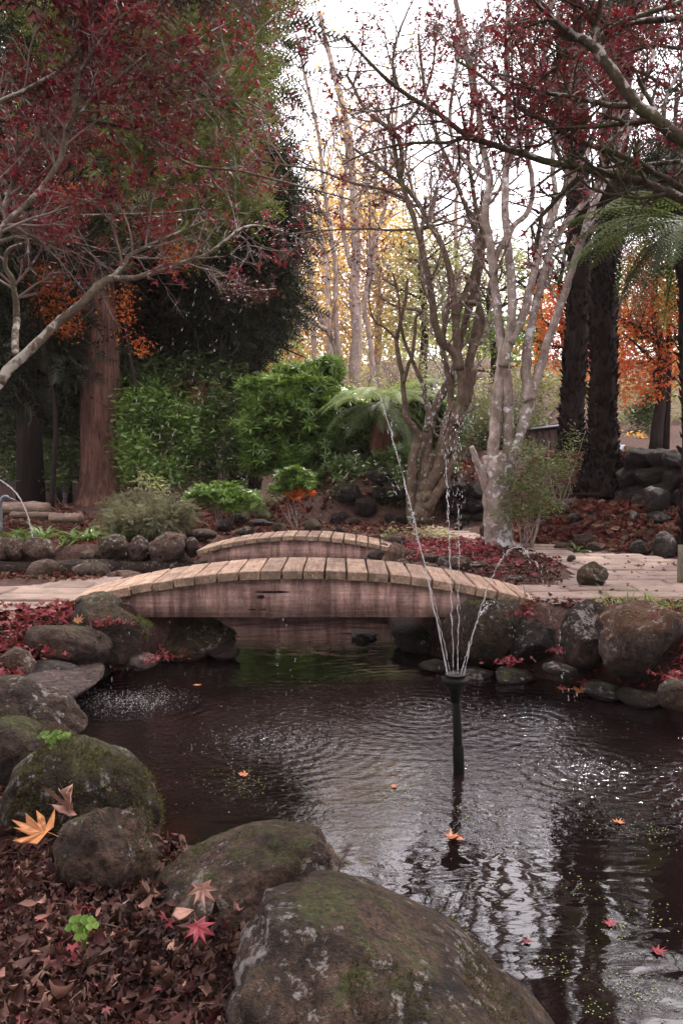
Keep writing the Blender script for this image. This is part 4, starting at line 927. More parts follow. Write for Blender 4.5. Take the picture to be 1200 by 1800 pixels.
# extra tiers of leaf, as flat layers on unseen fine twigs of the same tree
cl = [E(120,330,5.6,190,60,.5), E(90,120,5.6,190,90,.5), E(230,300,5.8,120,70,.5), E(330,380,5.9,150,28,.3), E(90,415,5.7,150,30,.3), E(370,80,6.0,170,70,.5), E(60,230,5.8,120,70,.5), E(440,60,6.1,70,60,.4), E(230,180,5.9,150,60,.4)]
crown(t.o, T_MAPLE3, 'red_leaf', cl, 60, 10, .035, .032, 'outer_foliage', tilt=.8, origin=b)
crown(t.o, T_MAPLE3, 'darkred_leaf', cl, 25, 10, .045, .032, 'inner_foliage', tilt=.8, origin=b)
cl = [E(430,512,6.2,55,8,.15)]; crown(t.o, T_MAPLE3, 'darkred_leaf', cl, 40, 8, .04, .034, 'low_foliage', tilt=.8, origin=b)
g = Geo(); g.tube(smooth_path([P(412,408,5.3)-b, P(440,440,5.8)-b, P(400,505,6.1)-b, P(430,512,6.2)-b, P(485,508,6.2)-b], 4), [.006]*17, 5); g.build('twig', 'bark_branch', t.o)

# --- right maple: branches arching in from the right
b = Vector((3.3, 4.9, .40)); t = Tree('red_maple_tree', b, 'sparse crimson-leaved maple whose dark mossy branches arch in from the right', 'tree', seed=12)
t.limb([tuple(b-Vector((0,0,.1))), (3.25,4.9,1.2), (3.05,4.9,2.4), (2.9,4.9,3.4)], .16, .07, 10)
R1 = L([(1330,430),(1200,352),(1130,322),(1080,308),(1000,292),(940,278),(880,258),(820,238),(770,200),(720,170),(680,140),(640,100),(605,62)], (4.6, 4.9), 9, 2.5, 9)
R2 = L([(1330,400),(1200,332),(1130,293),(1080,270),(1010,245),(960,215),(920,195),(880,165),(840,130),(800,105)], (4.6, 5.0), 7, 2)
R3 = L([(1330,330),(1200,246),(1158,215),(1118,183),(1085,140),(1050,90),(1020,70),(985,50),(955,15),(925,-10)], (4.4, 4.5), 13, 6, 10)
R4 = L([(1050,90),(1048,60),(1040,35),(1022,8),(1010,-20)], (4.5, 4.45), 7, 4)
R5 = L([(1115,183),(1080,186),(1040,178),(990,168),(950,160),(900,135),(870,130)], (4.5, 4.8), 6, 2)
R6 = L([(1300,30),(1200,33),(1140,36),(1090,45),(1060,68),(1030,88),(985,115),(940,143),(910,155)], (4.7, 5.0), 7, 2.5)
R7 = L([(1300,-40),(1200,2),(1140,22),(1100,35),(1060,60),(1045,85)], (4.8, 4.5), 5, 4)
R8 = L([(1165,218),(1168,180),(1180,150),(1205,110)], (4.4, 4.6), 4, 3)
R9 = L([(1260,270),(1200,282),(1120,290),(1080,285),(1050,260)], (4.7, 4.9), 5, 2)
R10 = L([(1280,180),(1200,165),(1130,130),(1090,120),(1040,150),(1000,170)], (5.2, 5.4), 4, 2)
R11 = L([(1320,80),(1200,85),(1150,80),(1100,95),(1060,120)], (5.1, 5.4), 4, 2)
R12 = L([(820,238),(790,250),(750,250),(700,255),(640,270),(600,290)], (4.85, 5.2), 4, 1.5)
R13 = L([(980,232),(950,255),(900,260),(850,280)], (4.8, 5.0), 3, 1)
R14 = L([(700,155),(690,110),(700,60),(720,10)], (4.85, 5.1), 3, 1.5)
for e, r_, z_ in ((R1,.05,2.4),(R2,.045,2.5),(R3,.055,2.7),(R6,.05,3.3),(R7,.04,3.4),(R9,.03,2.7),(R10,.03,3.0),(R11,.03,3.2)):
    t.limb(np.array([(3.05, 4.9, z_), tuple(e[0][0])]), r_, e[1][0], 7, keep=False)
for pth, n in ((R1,24),(R2,18),(R3,10),(R4,4),(R5,13),(R6,14),(R7,6),(R8,6),(R9,10),(R10,14),(R11,14),(R12,12),(R13,6),(R14,10)):
    t.sprout(pth, n, (.2, .62), 2, up=.15, nch=4, flat=.6, t0=.1)
t.finish('bark_branch_dark', 'bark_branch_dark', ('branches', 'twigs'))
def dens_right(T):
    x, y = pixof(T); dx = np.clip((x-520)/500, 0, 1); keep = rng.random(len(T)) < np.clip(.016+.045*dx-np.where(y > 230, (y-230)/300, 0), .015, 1); return keep
t.leaves(T_MAPLE3, 'red_leaf', 7, .036, .028, 1, filt=dens_right, tilt=.9)
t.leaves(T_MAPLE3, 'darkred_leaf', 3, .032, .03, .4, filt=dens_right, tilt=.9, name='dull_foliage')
cl = [E(1110,110,5.6,120,80,.4), E(1020,200,5.8,130,70,.4), E(960,80,5.9,110,70,.4), E(1150,250,5.8,90,50,.3)]
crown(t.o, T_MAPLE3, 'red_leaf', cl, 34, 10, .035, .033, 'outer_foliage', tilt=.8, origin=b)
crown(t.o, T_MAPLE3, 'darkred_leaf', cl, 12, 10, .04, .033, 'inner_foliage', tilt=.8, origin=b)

# --- centre maple, many crossing stems
def treeat(px, py, name, label, seed, group=None, z=.42):
    g0 = G(px, py, z); g0.z = gh(g0.x, g0.y); return Tree(name, g0, label, 'tree', group, seed)
t = treeat(737, 926, 'maple_tree', 'brown multi-stemmed maple with crossing stems at the centre', 13); YB = t.b[1]; RS = .84
L([(740,942),(739,918),(742,893),(746,868)], YB, 27, 22, 14)
L([(726,928),(722,890),(722,850),(724,815),(732,780),(742,765)], (YB, YB-.1), 12, 9, 10)
L([(760,800),(748,830),(738,868),(742,893)], (YB, YB), 8, 12, 9)
L([(742,775),(728,752),(714,735),(710,700),(706,660),(699,620),(697,596),(705,560),(712,530),(716,490)], (YB-.1, YB-.5), 8, 3)
D1 = L([(709,672),(716,645),(724,625),(729,585),(731,558),(742,548)], (YB-.3, YB-.6), 4.5, 3)
D1b = L([(742,548),(728,545),(705,541),(680,530),(664,520)], (YB-.6, YB-.9), 3, 1.2)
D1c = L([(694,594),(678,578),(660,566),(651,545),(648,515),(655,480)], (YB-.4, YB-.8), 3, 1.2)
D1d = L([(722,628),(734,655),(744,680),(748,705),(752,730),(748,760)], (YB-.3, YB-.1), 4, 6)
D1e = L([(722,628),(708,590),(703,560),(700,520),(690,480)], (YB-.3, YB-.6), 4, 2)
S2 = L([(744,870),(748,800),(752,755),(764,715),(778,690),(792,665),(800,640),(808,600),(818,560),(828,500),(838,440),(850,380)], (YB, YB+.5), 13, 5, 10)
S3 = L([(746,872),(765,830),(785,780),(800,745),(815,715),(822,690),(830,650)], (YB, YB-.2), 14, 10, 10)
S3b = L([(770,800),(785,740),(792,700),(788,660),(778,620),(780,580),(790,530)], (YB, YB+.3), 9, 5, 9)
S4 = L([(745,895),(765,870),(782,840),(795,800),(797,760),(800,720),(812,690),(838,560),(840,520),(836,470)], (YB-.1, YB+.3), 13, 5, 10)
S5 = L([(800,745),(812,700),(812,660),(805,635),(790,612),(775,600),(765,570),(758,520),(748,470),(738,420),(722,370),(702,310),(690,240),(680,200)], (YB-.2, YB-.5), 12, 4, 10)
S6 = L([(808,650),(803,610),(800,560),(796,510),(788,470),(772,420),(752,390),(730,350),(700,320),(660,290),(620,260)], (YB-.3, YB+.2), 10, 3, 9)
S7 = L([(815,715),(822,650),(832,615),(845,580),(846,550),(838,535),(822,532)], (YB-.2, YB-.3), 9, 5, 9)
S8 = L([(800,560),(815,520),(835,470),(850,420),(842,390),(830,330),(822,260),(830,180),(815,80)], (YB, YB+.4), 7, 3)
S9 = L([(820,560),(838,500),(848,440),(832,400),(812,350),(790,290),(765,230),(745,150),(735,60)], (YB+.2, YB+.4), 6, 3)
S10 = L([(702,310),(705,260),(690,230),(668,215),(640,190),(620,150),(608,130)], (YB-.5, YB-.7), 6, 3)
S11 = L([(715,352),(680,335),(620,322),(560,300),(500,290),(450,280)], (YB-.4, YB-1), 4, 1.5)
S12 = L([(735,402),(690,405),(640,402),(570,405),(520,410)], (YB-.4, YB-1), 3.5, 1.2)
S13 = L([(690,230),(720,210),(740,180),(760,120),(765,50)], (YB-.6, YB-.4), 4, 2)
for pth, n in ((D1b,3),(D1c,5),(D1e,5),(S2,9),(S3b,4),(S4,4),(S5,14),(S6,15),(S7,4),(S8,11),(S9,11),(S10,9),(S11,11),(S12,10),(S13,8)):
    t.sprout(pth, n, (.4, 1.2), 2, up=.35, nch=4, t0=.3, kink=.22)
t.finish('bark_brown', 'twig')
fc = lambda T: (lambda x, y: (rng.random(len(T)) < np.clip(.14-.0004*np.maximum(y-220, 0), .01, 1)) & (y < 560))(*pixof(T))
t.leaves(T_MAPLE3, 'red_leaf', 3, .055, .05, 1, filt=fc, tilt=.9)
t.leaves(T_MAPLE3, 'darkred_leaf', 2, .055, .05, .8, filt=fc, tilt=.9, name='dull_foliage')

# --- lichened multi-stem tree right of centre
t = treeat(877, 962, 'lichened_tree', 'pale grey multi-stemmed tree spotted with white lichen', 14); YB = t.b[1]; RS = .80
L([(880,985),(878,958),(875,915),(872,870),(870,830),(868,800)], YB, 37, 26, 18)
TA = L([(866,830),(868,780),(872,720),(878,665),(882,630),(879,590),(873,540),(866,480),(860,420),(852,370),(860,320),(848,260),(838,180),(822,100),(800,0),(790,-60)], (YB, YB+.4), 14, 5, 12)
TA2 = L([(890,830),(893,780),(892,720),(890,670),(885,640)], (YB+.05, YB+.05), 13, 11, 12)
TB = L([(884,645),(893,605),(898,560),(898,500),(893,440),(888,380),(888,320),(892,250),(893,180),(890,100),(893,0),(893,-60)], (YB, YB+.2), 12, 5, 10)
TB2 = L([(894,605),(910,575),(922,545),(932,500),(945,450),(962,400),(985,345),(1005,310),(1030,275),(1045,225),(1070,180)], (YB, YB+.6), 11, 4, 9)
TC = L([(885,865),(900,810),(908,780),(922,735),(935,690),(948,650),(962,600),(982,545),(1000,490),(1018,430),(1038,370),(1058,330),(1085,265),(1120,190),(1150,90)], (YB, YB+.2), 14, 4.5, 12)
TC2 = L([(930,705),(925,670),(925,630),(930,590),(940,540),(955,480),(972,430),(1000,385),(1040,340),(1070,300)], (YB, YB+.5), 13, 5, 10)
TD = L([(868,900),(856,862),(845,830),(834,800),(828,785)], (YB, YB-.15), 14, 5, 11)
TE = L([(870,500),(872,450),(900,400),(928,370),(935,320),(925,260),(935,180),(960,80),(970,-20)], (YB+.2, YB+.6), 7, 4, 9)
TF = L([(960,400),(975,340),(970,280),(985,200),(1010,120),(1030,20)], (YB+.3, YB+.8), 7, 3)
TG = L([(860,320),(835,300),(800,260),(790,200),(800,130),(810,60)], (YB+.3, YB+.6), 5, 3)
TH = L([(890,280),(915,240),(945,170),(955,90),(985,10)], (YB+.1, YB+.6), 5, 3)
for pth, n in ((TA,9),(TB,9),(TB2,8),(TC,7),(TC2,7),(TE,9),(TF,8),(TG,8),(TH,8)):
    t.sprout(pth, n, (.35, 1.0), 2, up=.35, nch=4, t0=.45, kink=.22)
t.finish('bark_lichen', 'twig')
fc2 = lambda T: (lambda x, y: (rng.random(len(T)) < np.clip(.16-.0005*np.maximum(y-150, 0), .01, 1)) & (y < 450))(*pixof(T))
t.leaves(T_MAPLE3, 'red_leaf', 3, .048, .05, 1, filt=fc2, tilt=.9)
t.leaves(T_MAPLE3, 'darkred_leaf', 2, .048, .05, .8, filt=fc2, tilt=.9, name='dull_foliage')

RS = 1.0
# --- tree ferns
def frond_mesh(Ln, npair, droop, wid, seed, lift=.25):
    rs = np.random.default_rng(seed); g = Geo(); N = 22; xs = np.linspace(0, 1, N); ang = lift-(lift+droop)*xs**1.2
    dx = np.cumsum(np.cos(ang))/N*Ln; dz = np.cumsum(np.sin(ang))/N*Ln; R_ = np.stack([dx, np.zeros(N), dz], -1); g.tube(R_, np.linspace(.010, .002, N)*Ln*.8, 4, cap=False)
    for i in range(npair):
        s = .1+.9*(i+.5)/npair; f = s*(N-1); i0 = min(int(f), N-2); c = R_[i0]+(R_[i0+1]-R_[i0])*(f-i0); tg = R_[i0+1]-R_[i0]; tg /= np.linalg.norm(tg)
        W_ = wid*Ln*min(1, (s+.12)/.4)*(1-s**3)*rs.uniform(.88, 1.1)+.01
        for sg in (1, -1):
            d = np.array([0, sg, 0])+tg*.5+np.array([0, 0, -.22+rs.uniform(-.1, .05)]); d /= np.linalg.norm(d); side = tg-tg@d*d; side /= np.linalg.norm(side)
            n = 7; V = []; F = []; w = Ln*.86/npair*.62
            for k in range(n):
                u = k/n; a = c+d*W_*u+np.array([0,0,-.12*W_*u*u]); b2 = c+d*W_*(u+.75/n); wk = w*(1-.75*u)
                b = len(V); V += [a, b2, a+side*wk+d*W_*.06, a-side*wk+d*W_*.06]; F += [(b, b+2, b+1), (b, b+1, b+3)]
            b = len(V); V += [c, c+side*.006*Ln, c+d*W_*1.03+np.array([0,0,-.14*W_])]; F.append((b, b+1, b+2)); g.add(V, F)
    return g.mesh('frond')
FR = {}
def fronds(root, top, n, Ln, mat, seed, lift=(.0, .7), az=None, name='frond', droop=.9, wid=.2, scl=(.8, 1.1)):
    key = (mat, droop, wid)
    if key not in FR:
        FR[key] = []
        for i in range(3): me = frond_mesh(1.0, 26, droop, wid, seed+i); me.materials.append(M[mat]); FR[key].append(me)
    rs = np.random.default_rng(seed)
    for i in range(n):
        a = (i+rs.uniform(-.3, .3))/n*2*math.pi if az is None else R(rs.uniform(*az)); o = bpy.data.objects.new(name, FR[key][rs.integers(3)]); COL.objects.link(o); o.parent = root
        o.location = top; s = Ln*rs.uniform(*scl); o.scale = (s, s, s); o.rotation_euler = (rs.uniform(-.25, .25), -rs.uniform(*lift), a)
def fern_trunk(t, pts, r0, r1, flare=0., shag=900):
    pts = smooth_path(pts, 8); n = len(pts); u = np.linspace(0, 1, n); r = r0+(r1-r0)*u+flare*np.exp(-u*9)
    g = Geo(); g.tube(pts-t.b, r*.92, 14, wob=.07); g.build('trunk', 'bark_fern', t.o, smooth=False)
    rs = t.rs; V = []; F = []; g = Geo(); k = rs.integers(0, n-1, shag); a = rs.uniform(0, 6.28, shag); c = pts[k]+(pts[k+1]-pts[k])*rs.random((shag, 1))-t.b; rr = r[k]
    rad = np.stack([np.cos(a), np.sin(a), np.zeros(shag)], -1); base = c+rad*rr[:, None]*.8; ax = rad*.55+np.array([0, 0, .85])+rs.standard_normal((shag, 3))*.18
    scatter(g, ([(0,-.28,0),(0,.28,0),(1,.05,.0),(1,-.05,.0),(.2,0,.3)], [(0,1,4),(1,2,4),(2,3,4),(3,0,4)]), base, rot_frames(shag, ax, .1), rs.uniform(.05, .11, shag)); g.build('frond_stubs', 'bark_fern', t.o)
def fern_tree(px, Y, toppx, r0, r1, flare, label, mids=(), seed=0, shag=900, grp=None):
    b = base_pt(px, Y); t = Tree('tree_fern', b, label, 'tree', grp, seed); pts = [tuple(b-Vector((0,0,.1))), tuple(b+Vector((0,0,.25)))]+[tuple(P(a, c, Y)) for a, c in mids]+[tuple(P(*toppx, Y))]
    fern_trunk(t, pts, r0, r1, flare, shag); return t
t = fern_tree(1057, 10.4, (1092,-60), .155, .17, .22, 'nearer shaggy dark tree fern trunk with a flared foot at the right', [(1058,760),(1060,640),(1060,540),(1067,440),(1075,300),(1086,120)], 21, 2600, 'tree ferns on the right slope')
top = Vector(P(1094,-68,10.4))-Vector(t.b); fronds(t.o, top, 16, 1.9, 'fern', 31, (.0, .5)); fronds(t.o, top-Vector((0,0,.1)), 10, 1.6, 'fern_dark', 32, (-1.2, -.4)); fronds(t.o, top-Vector((0,0,.15)), 5, 1.3, 'fern_dead', 33, (-1.4, -.9), name='dead_frond')
t = fern_tree(1005, 11.3, (1000,70), .15, .17, .08, 'slimmer speckled tree fern trunk behind the near one', [(1003,760),(1008,660),(1015,560),(1018,440),(1012,300),(1004,180)], 22, 1900, 'tree ferns on the right slope')
top = Vector(P(998,60,11.3))-Vector(t.b); fronds(t.o, top, 14, 1.5, 'fern', 34, (.0, .5)); fronds(t.o, top-Vector((0,0,.1)), 18, 1.35, 'fern_dark', 35, (-1.45, -.2)); fronds(t.o, top-Vector((0,0,.5)), 8, 1.0, 'fern_dead', 47, (-1.5, -1.1), name='dead_frond')
t = fern_tree(1228, 8.6, (1215,395), .16, .16, .22, 'tree fern at the right edge whose fronds hang over the orange maple', [(1225,800),(1220,600)], 23, 600, 'tree ferns on the right slope')
top = Vector(P(1213,390,8.6))-Vector(t.b); fronds(t.o, top, 18, 1.75, 'fern', 36, (-.25, .2)); fronds(t.o, top, 9, 1.3, 'fern_dark', 37, (-1.0, -.2))
t = fern_tree(675, 13.6, (672,705), .15, .16, .05, 'broad tree fern with pale arching fronds over the round bush', [(675,760)], 24, 300)
top = Vector(P(672,698,13.4))-Vector(t.b); fronds(t.o, top, 20, 1.25, 'fern_pale', 38, (-.15, .45)); fronds(t.o, top-Vector((0,0,.1)), 14, 1.15, 'fern', 39, (-.8, -.1)); fronds(t.o, top-Vector((0,0,.25)), 12, .8, 'fern_dead', 40, (-1.4, -.9), name='dead_frond')
t = fern_tree(447, 18, (450,598), .14, .15, .05, 'pale green tree fern below the dark conifer, left of the bare trees', [(448,700)], 25, 300)
top = Vector(P(450,592,17.9))-Vector(t.b); fronds(t.o, top, 18, 1.35, 'fern_pale', 41, (-.3, .5)); fronds(t.o, top, 6, 1.2, 'fern', 42, (-.9, -.2))
t = fern_tree(112, 17, (108,610), .13, .14, .05, 'shaded tree fern with black trunk deep in the wood left of the redwood', [(112,700)], 26, 200)
fronds(t.o, Vector(P(108,605,17))-Vector(t.b), 14, 1.2, 'fern_dark', 43, (-.3, .5))
t = fern_tree(372, 15.8, (352,672), .12, .12, .05, 'stunted tree fern with rusty hanging fronds above the rhododendron', [(368,760)], 27, 200)
fronds(t.o, Vector(P(350,668,15.5))-Vector(t.b), 9, .95, 'fern_dead', 44, (-1.2, -.2), name='dead_frond'); fronds(t.o, Vector(P(350,668,15.5))-Vector(t.b), 6, .9, 'fern_dark', 45, (-.2, .4))
# dark tall crown at the top right
dark_tree(1168, 17, .08, 7, 'dark conifer behind the hanging fronds at the upper right', [E(1150,350,17,90,50,1.2), E(1210,300,17,60,70,1.2)], 10, 'conifer_dark', n=150, grp=None)

# --- shrubs
def shrub(name, px, Y, label, m, ell, ncl, per, crad, size, tmpl=T_OVAL, cat='shrub', tilt=.7, stems=8, bark='twig', seed=0, outward=False, grp=None, sr=.012, fol='foliage'):
    b = base_pt(px, Y); t = Tree(name, b, label, cat, grp, seed); tops = [c for c, _ in ell]; rs = np.random.default_rng(seed+77)
    for i in range(stems):
        c, r = ell[rs.integers(len(ell))]; e = Vector(c)+Vector((rs.uniform(-.7, .7)*r[0], rs.uniform(-.5, .5)*r[1], rs.uniform(-.2, .6)*r[2])); mdl = Vector(t.b).lerp(e, .5)+Vector(rs.uniform(-.08, .08, 3))
        t.limb(smooth_path([Vector(t.b)+Vector((rs.uniform(-.06,.06), rs.uniform(-.05,.05), 0)), mdl, e], 4), sr, sr*.35, 5)
    t.finish(bark, parts=('stems', 'twigs')); crown(t.o, tmpl, m, ell, ncl, per, crad, size, fol, tilt, outward); return t
shrub('laurel_bush', 560, 14.2, 'large round glossy green bush in the middle beside the pale tree fern', 'green_leaf', [E(535,720,14.2,95,70,.75), E(470,745,14,55,55,.5), E(600,770,14.1,90,60,.6), E(520,680,14.3,60,35,.5), E(660,770,14.2,60,50,.5), E(470,800,13.9,42,34,.4), E(525,815,13.8,45,26,.4), E(440,690,14.3,20,25,.3), E(575,650,14.3,26,14,.3)], 1750, 4, .05, .16, T_WHORL, tilt=.5, stems=14, seed=1)
shrub('laurel_bush', 640, 13.7, 'shaded glossy bush under the pale tree fern', 'deep_leaf', [E(640,775,13.7,60,38,.4), E(590,795,13.6,55,32,.4), E(760,740,14.3,60,60,.5)], 420, 4, .05, .14, T_WHORL, tilt=.5, stems=9, seed=2)
shrub('rhododendron_bush', 290, 14.6, 'leafy rhododendron mass between the redwood and the round bush', 'green_leaf', [E(270,740,14.8,60,75,.6), E(330,760,14.6,55,65,.6), E(240,800,14.6,40,50,.5)], 640, 8, .09, .11, T_OVAL, stems=14, seed=3)
shrub('rhododendron_bush', 395, 14.9, 'paler-edged rhododendron left of the round bush', 'deep_leaf', [E(390,740,14.9,45,70,.5), E(420,800,14.5,30,40,.4), E(350,810,14.5,60,40,.4), E(230,700,15.6,50,60,.5)], 520, 7, .09, .12, T_OVAL, stems=10, seed=4)
shrub('rhododendron_bush', 250, 13.9, 'leafy shrub with broad green leaves hard against the right side of the redwood', 'green_leaf', [E(245,800,13.9,30,50,.4), E(290,830,13.6,38,25,.35), E(235,730,14.2,28,50,.4)], 330, 7, .08, .10, T_OVAL, stems=9, seed=31)
shrub('rhododendron_bush', 340, 16.2, 'taller dim shrub rising behind the rhododendron under the dark conifer', 'deep_leaf', [E(330,660,16.2,80,40,.6), E(400,680,16,50,45,.5), E(260,670,16.4,50,45,.5)], 420, 8, .10, .13, T_OVAL, stems=9, seed=32)
shrub('understorey_bush', 110, 15.2, 'low green bush in the gap between the black trunks and the redwood', 'deep_leaf', [E(110,800,15.2,34,40,.4), E(85,840,14.8,45,20,.4), E(128,720,15.6,22,50,.4)], 260, 7, .09, .11, T_OVAL, stems=7, seed=33)
shrub('laurel_bush', 640, 12.9, 'dark trailing bush spilling over the shaded retaining wall', 'deep_leaf', [E(620,830,12.9,60,22,.35), E(700,815,12.9,50,26,.35), E(770,830,12.9,34,22,.3), E(560,850,12.8,36,16,.3)], 380, 5, .06, .10, T_WHORL, tilt=.6, stems=10, seed=34)
shrub('understorey_bush', 30, 16.5, 'dim understorey bush in the wood behind the logs', 'deep_leaf', [E(20,760,17,70,60,.8), E(120,790,17,50,50,.7), E(60,820,16,90,25,.6)], 420, 8, .12, .12, T_OVAL, stems=8, seed=5)
shrub('low_shrub', 392, 11.3, 'low spreading shrub with glossy whorled leaves behind the far bridge', 'green_leaf', [E(365,872,11.3,38,16,.25), E(420,880,11.2,42,17,.25), E(398,862,11.4,32,12,.2)], 240, 3, .03, .085, T_WHORL, tilt=.4, stems=10, seed=6, sr=.008)
t = shrub('sapling', 520, 11.1, 'small sapling with green whorled top and orange lower leaves beyond the far bridge', 'green_leaf', [E(522,848,11.1,36,22,.2), E(490,858,11.1,22,10,.12), E(515,830,11.1,22,12,.12)], 150, 3, .025, .075, T_WHORL, tilt=.4, stems=5, seed=7, sr=.008)
crown(t.o, T_MAPLE, 'orange_leaf', [E(512,868,11.0,20,9,.1), E(535,868,11.0,18,8,.1)], 22, 3, .02, .06, 'orange_foliage', 1.)
shrub('small_leaved_shrub', 926, 9.1, 'airy small-leaved shrub right of the lichened tree trunk', 'shrub_small', [E(920,850,9.1,48,28,.3), E(905,895,9,42,22,.25), E(950,885,9.1,35,25,.25), E(960,820,9.2,40,22,.25), E(925,790,9.2,32,22,.25)], 260, 10, .04, .045, T_OVAL, tilt=.5, stems=16, seed=8, sr=.008)
shrub('small_leaved_shrub', 985, 10.2, 'open small-leaved shrub in front of the slimmer tree fern', 'shrub_small', [E(985,800,10.2,45,42,.3), E(1015,770,10.3,35,22,.25), E(975,850,10.1,32,28,.25), E(960,830,10.3,25,18,.2)], 90, 9, .05, .042, T_OVAL, tilt=.5, stems=7, seed=9, sr=.008)
shrub('juniper_shrub', 262, 9.9, 'feathery grey-green juniper above the largest round boulder', 'grey_green', [E(262,920,9.9,55,26,.25), E(225,915,10,40,22,.22), E(300,905,10.1,38,20,.2), E(240,888,10.6,50,16,.25)], 520, 9, .045, .11, T_SPRAY, tilt=.9, stems=8, seed=10, outward=True)
shrub('pale_shrub', 262, 12.5, 'slender plant with pale new leaves at the foot of the rhododendron', 'olive_leaf', [E(262,850,12.5,26,26,.2), E(290,860,12.5,22,18,.2)], 50, 4, .05, .07, T_OVAL, stems=6, seed=11, sr=.006)
shrub('groundcover_plant', 715, 9.9, 'silvery low leaves growing among red leaves before the centre maple', 'olive_leaf', [E(750,936,9.9,45,6,.15), E(690,938,9.9,20,6,.12), E(785,940,9.8,14,8,.1)], 60, 4, .04, .06, T_OVAL, tilt=.4, stems=4, seed=12, sr=.004)
shrub('creeping_shrub', 700, 12.3, 'dark trailing shrub on the shaded retaining wall', 'deep_leaf', [E(690,850,12.2,26,40,.2), E(760,820,12.4,20,30,.2), E(600,860,12.3,22,16,.15)], 200, 5, .05, .08, T_OVAL, stems=6, seed=13)
# strap-leaved plants, small leafy plants and grass
def blades(name, px, Y, n, Lr, w, m, label, cat='plant', spread=.14, arch=1.0, grp=None, part='blades'):
    b = base_pt(px, Y); b.z += .04; o = thing(name, tuple(b), label, cat, grp); g = Geo()
    for i in range(n):
        a = rng.uniform(0, 6.28); Ln = rng.uniform(*Lr); el = rng.uniform(.5, 1.4); N = 6; p = np.array([rng.uniform(-spread, spread), rng.uniform(-spread, spread)*.6, 0.]); V = []; F = []
        for k in range(N+1):
            u = k/N; ww = w*math.sin(math.pi*(.12+.88*u)**.8)*(1 if k < N else 0)+.0006; sd = np.array([-math.sin(a), math.cos(a), 0])*ww; V += [p+sd, p+np.array([0,0,-ww*.5]), p-sd]
            e = el-arch*1.5*u; p = p+np.array([math.cos(a)*math.cos(e), math.sin(a)*math.cos(e), math.sin(e)])*Ln/N
        for k in range(N): c = k*3; F += [(c, c+1, c+4, c+3), (c+1, c+2, c+5, c+4)]
        g.add(V, F)
    g.build(part, m, o); return o
for px, Y, n, lb in [(22,9.9,30,'dark strap-leaved plant clump at the left edge'),(62,9.8,34,'tallest strap-leaved plant clump, below the thick split log'),(128,9.6,30,'strap-leaved plant clump with pale yellowing leaf over the pointed rock'),(170,9.7,24,'strap-leaved plant clump at the right end of the clumps, touching the juniper')]:
    blades('strap_leaved_plant', px, Y, n, (.22, .42), .022, 'strap', lb, grp='strap-leaved plants behind the channel')
blades('leafy_plant', 652, 10.6, 34, (.12, .3), .012, 'strap', 'small bright leafy plant right of the far bridge crest')
blades('leafy_plant', 1010, 8.95, 10, (.1, .2), .018, 'strap', 'little green plant with broad leaves at the path edge below the near tree fern', spread=.05)
blades('grass_tuft', 1105, 5.75, 90, (.12, .26), .0035, 'grass', 'thin grass tuft left of the path edge above the rust-topped rock', 'grass', .16)
blades('grass_tuft', 1165, 5.7, 120, (.12, .28), .004, 'grass', 'fuller grass tuft at the right edge above the rust-topped rock', 'grass', .2)
o = blades('fern_plant', 198, 10.9, 3, (.1, .2), .003, 'fern', 'fresh green fern at the foot of the redwood', 'fern'); fronds(o, (0,0,.02), 12, .5, 'fern_pale', 51, (.1, .9))
o = blades('fern_plant', 208, 9.7, 3, (.1, .2), .003, 'fern', 'grey-green arching fern beside the strap-leaved plants', 'fern'); fronds(o, (0,0,.02), 14, .42, 'fern', 52, (.1, .9))
o = blades('fern_plant', 440, 12.8, 3, (.1, .2), .003, 'fern', 'yellowish fern fronds between the rhododendron and the round bush', 'fern'); fronds(o, (0,0,.1), 10, .85, 'fern', 53, (-.1, .6))

# --- far trees and hillside
def far_tree(px, Y, r, h, label, ell, m, n, per=14, size=.11, crad=.3, seed=0, tmpl=T_DIAM, bark='bark_dark', nlimb=14, lim=(1., 3.), name='broadleaf_tree', grp=None, z0=.2, sp=6, ltw=(.3, 1.), upk=.4):
    b = base_pt(px, Y); t = Tree(name, b, label, 'tree', grp, seed); tr = t.limb(smooth_path([tuple(b), tuple(b+Vector((.1,0,h*.35))), tuple(b+Vector((-.1,0,h*.7))), tuple(b+Vector((.1,0,h)))], 5), r, r*.25, 10)
    for i in range(nlimb):
        z = h*(z0+(1-z0)*t.rs.random()); a = t.rs.uniform(0, 6.28); Ln = t.rs.uniform(*lim); q = np.array(tuple(b))+[0,0,z]; e = q+np.array([math.cos(a)*Ln, math.sin(a)*Ln*.6, Ln*upk]); pth = t.limb(smooth_path([q, (q+e)/2+t.rs.uniform(-.2, .2, 3), e], 4), r*.3, r*.08, 5)
        t.sprout(pth, sp, ltw, 1, up=.3, nch=3)
    t.finish(bark, 'twig' if bark == 'bark_pale' else bark)
    if n: crown(t.o, tmpl, m, ell, n, per, crad, size, 'crown', 1.2)
    return t
far_tree(1150, 17, .14, 4.5, 'orange-leaved maple beyond the stone wall at the right', [E(1120,560,17,90,35,.8), E(1160,640,17,80,30,.8), E(1090,620,17,60,40,.7), E(1190,520,17,80,40,.8), E(1120,690,17,70,18,.5), E(1110,480,17.5,60,40,.6)], 'orange_leaf', 330, 22, .085, .16, 41, T_MAPLE3, nlimb=16, lim=(.6, 1.7), z0=.15)
far_tree(985, 19, .12, 4.5, 'orange maple glimpsed between the lichened tree and the tree ferns', [E(975,560,19,50,60,.7), E(960,620,19,40,25,.5), E(1035,600,19.4,25,120,.5)], 'orange_leaf', 170, 20, .085, .16, 42, T_MAPLE3, nlimb=8, lim=(.5, 1.3))
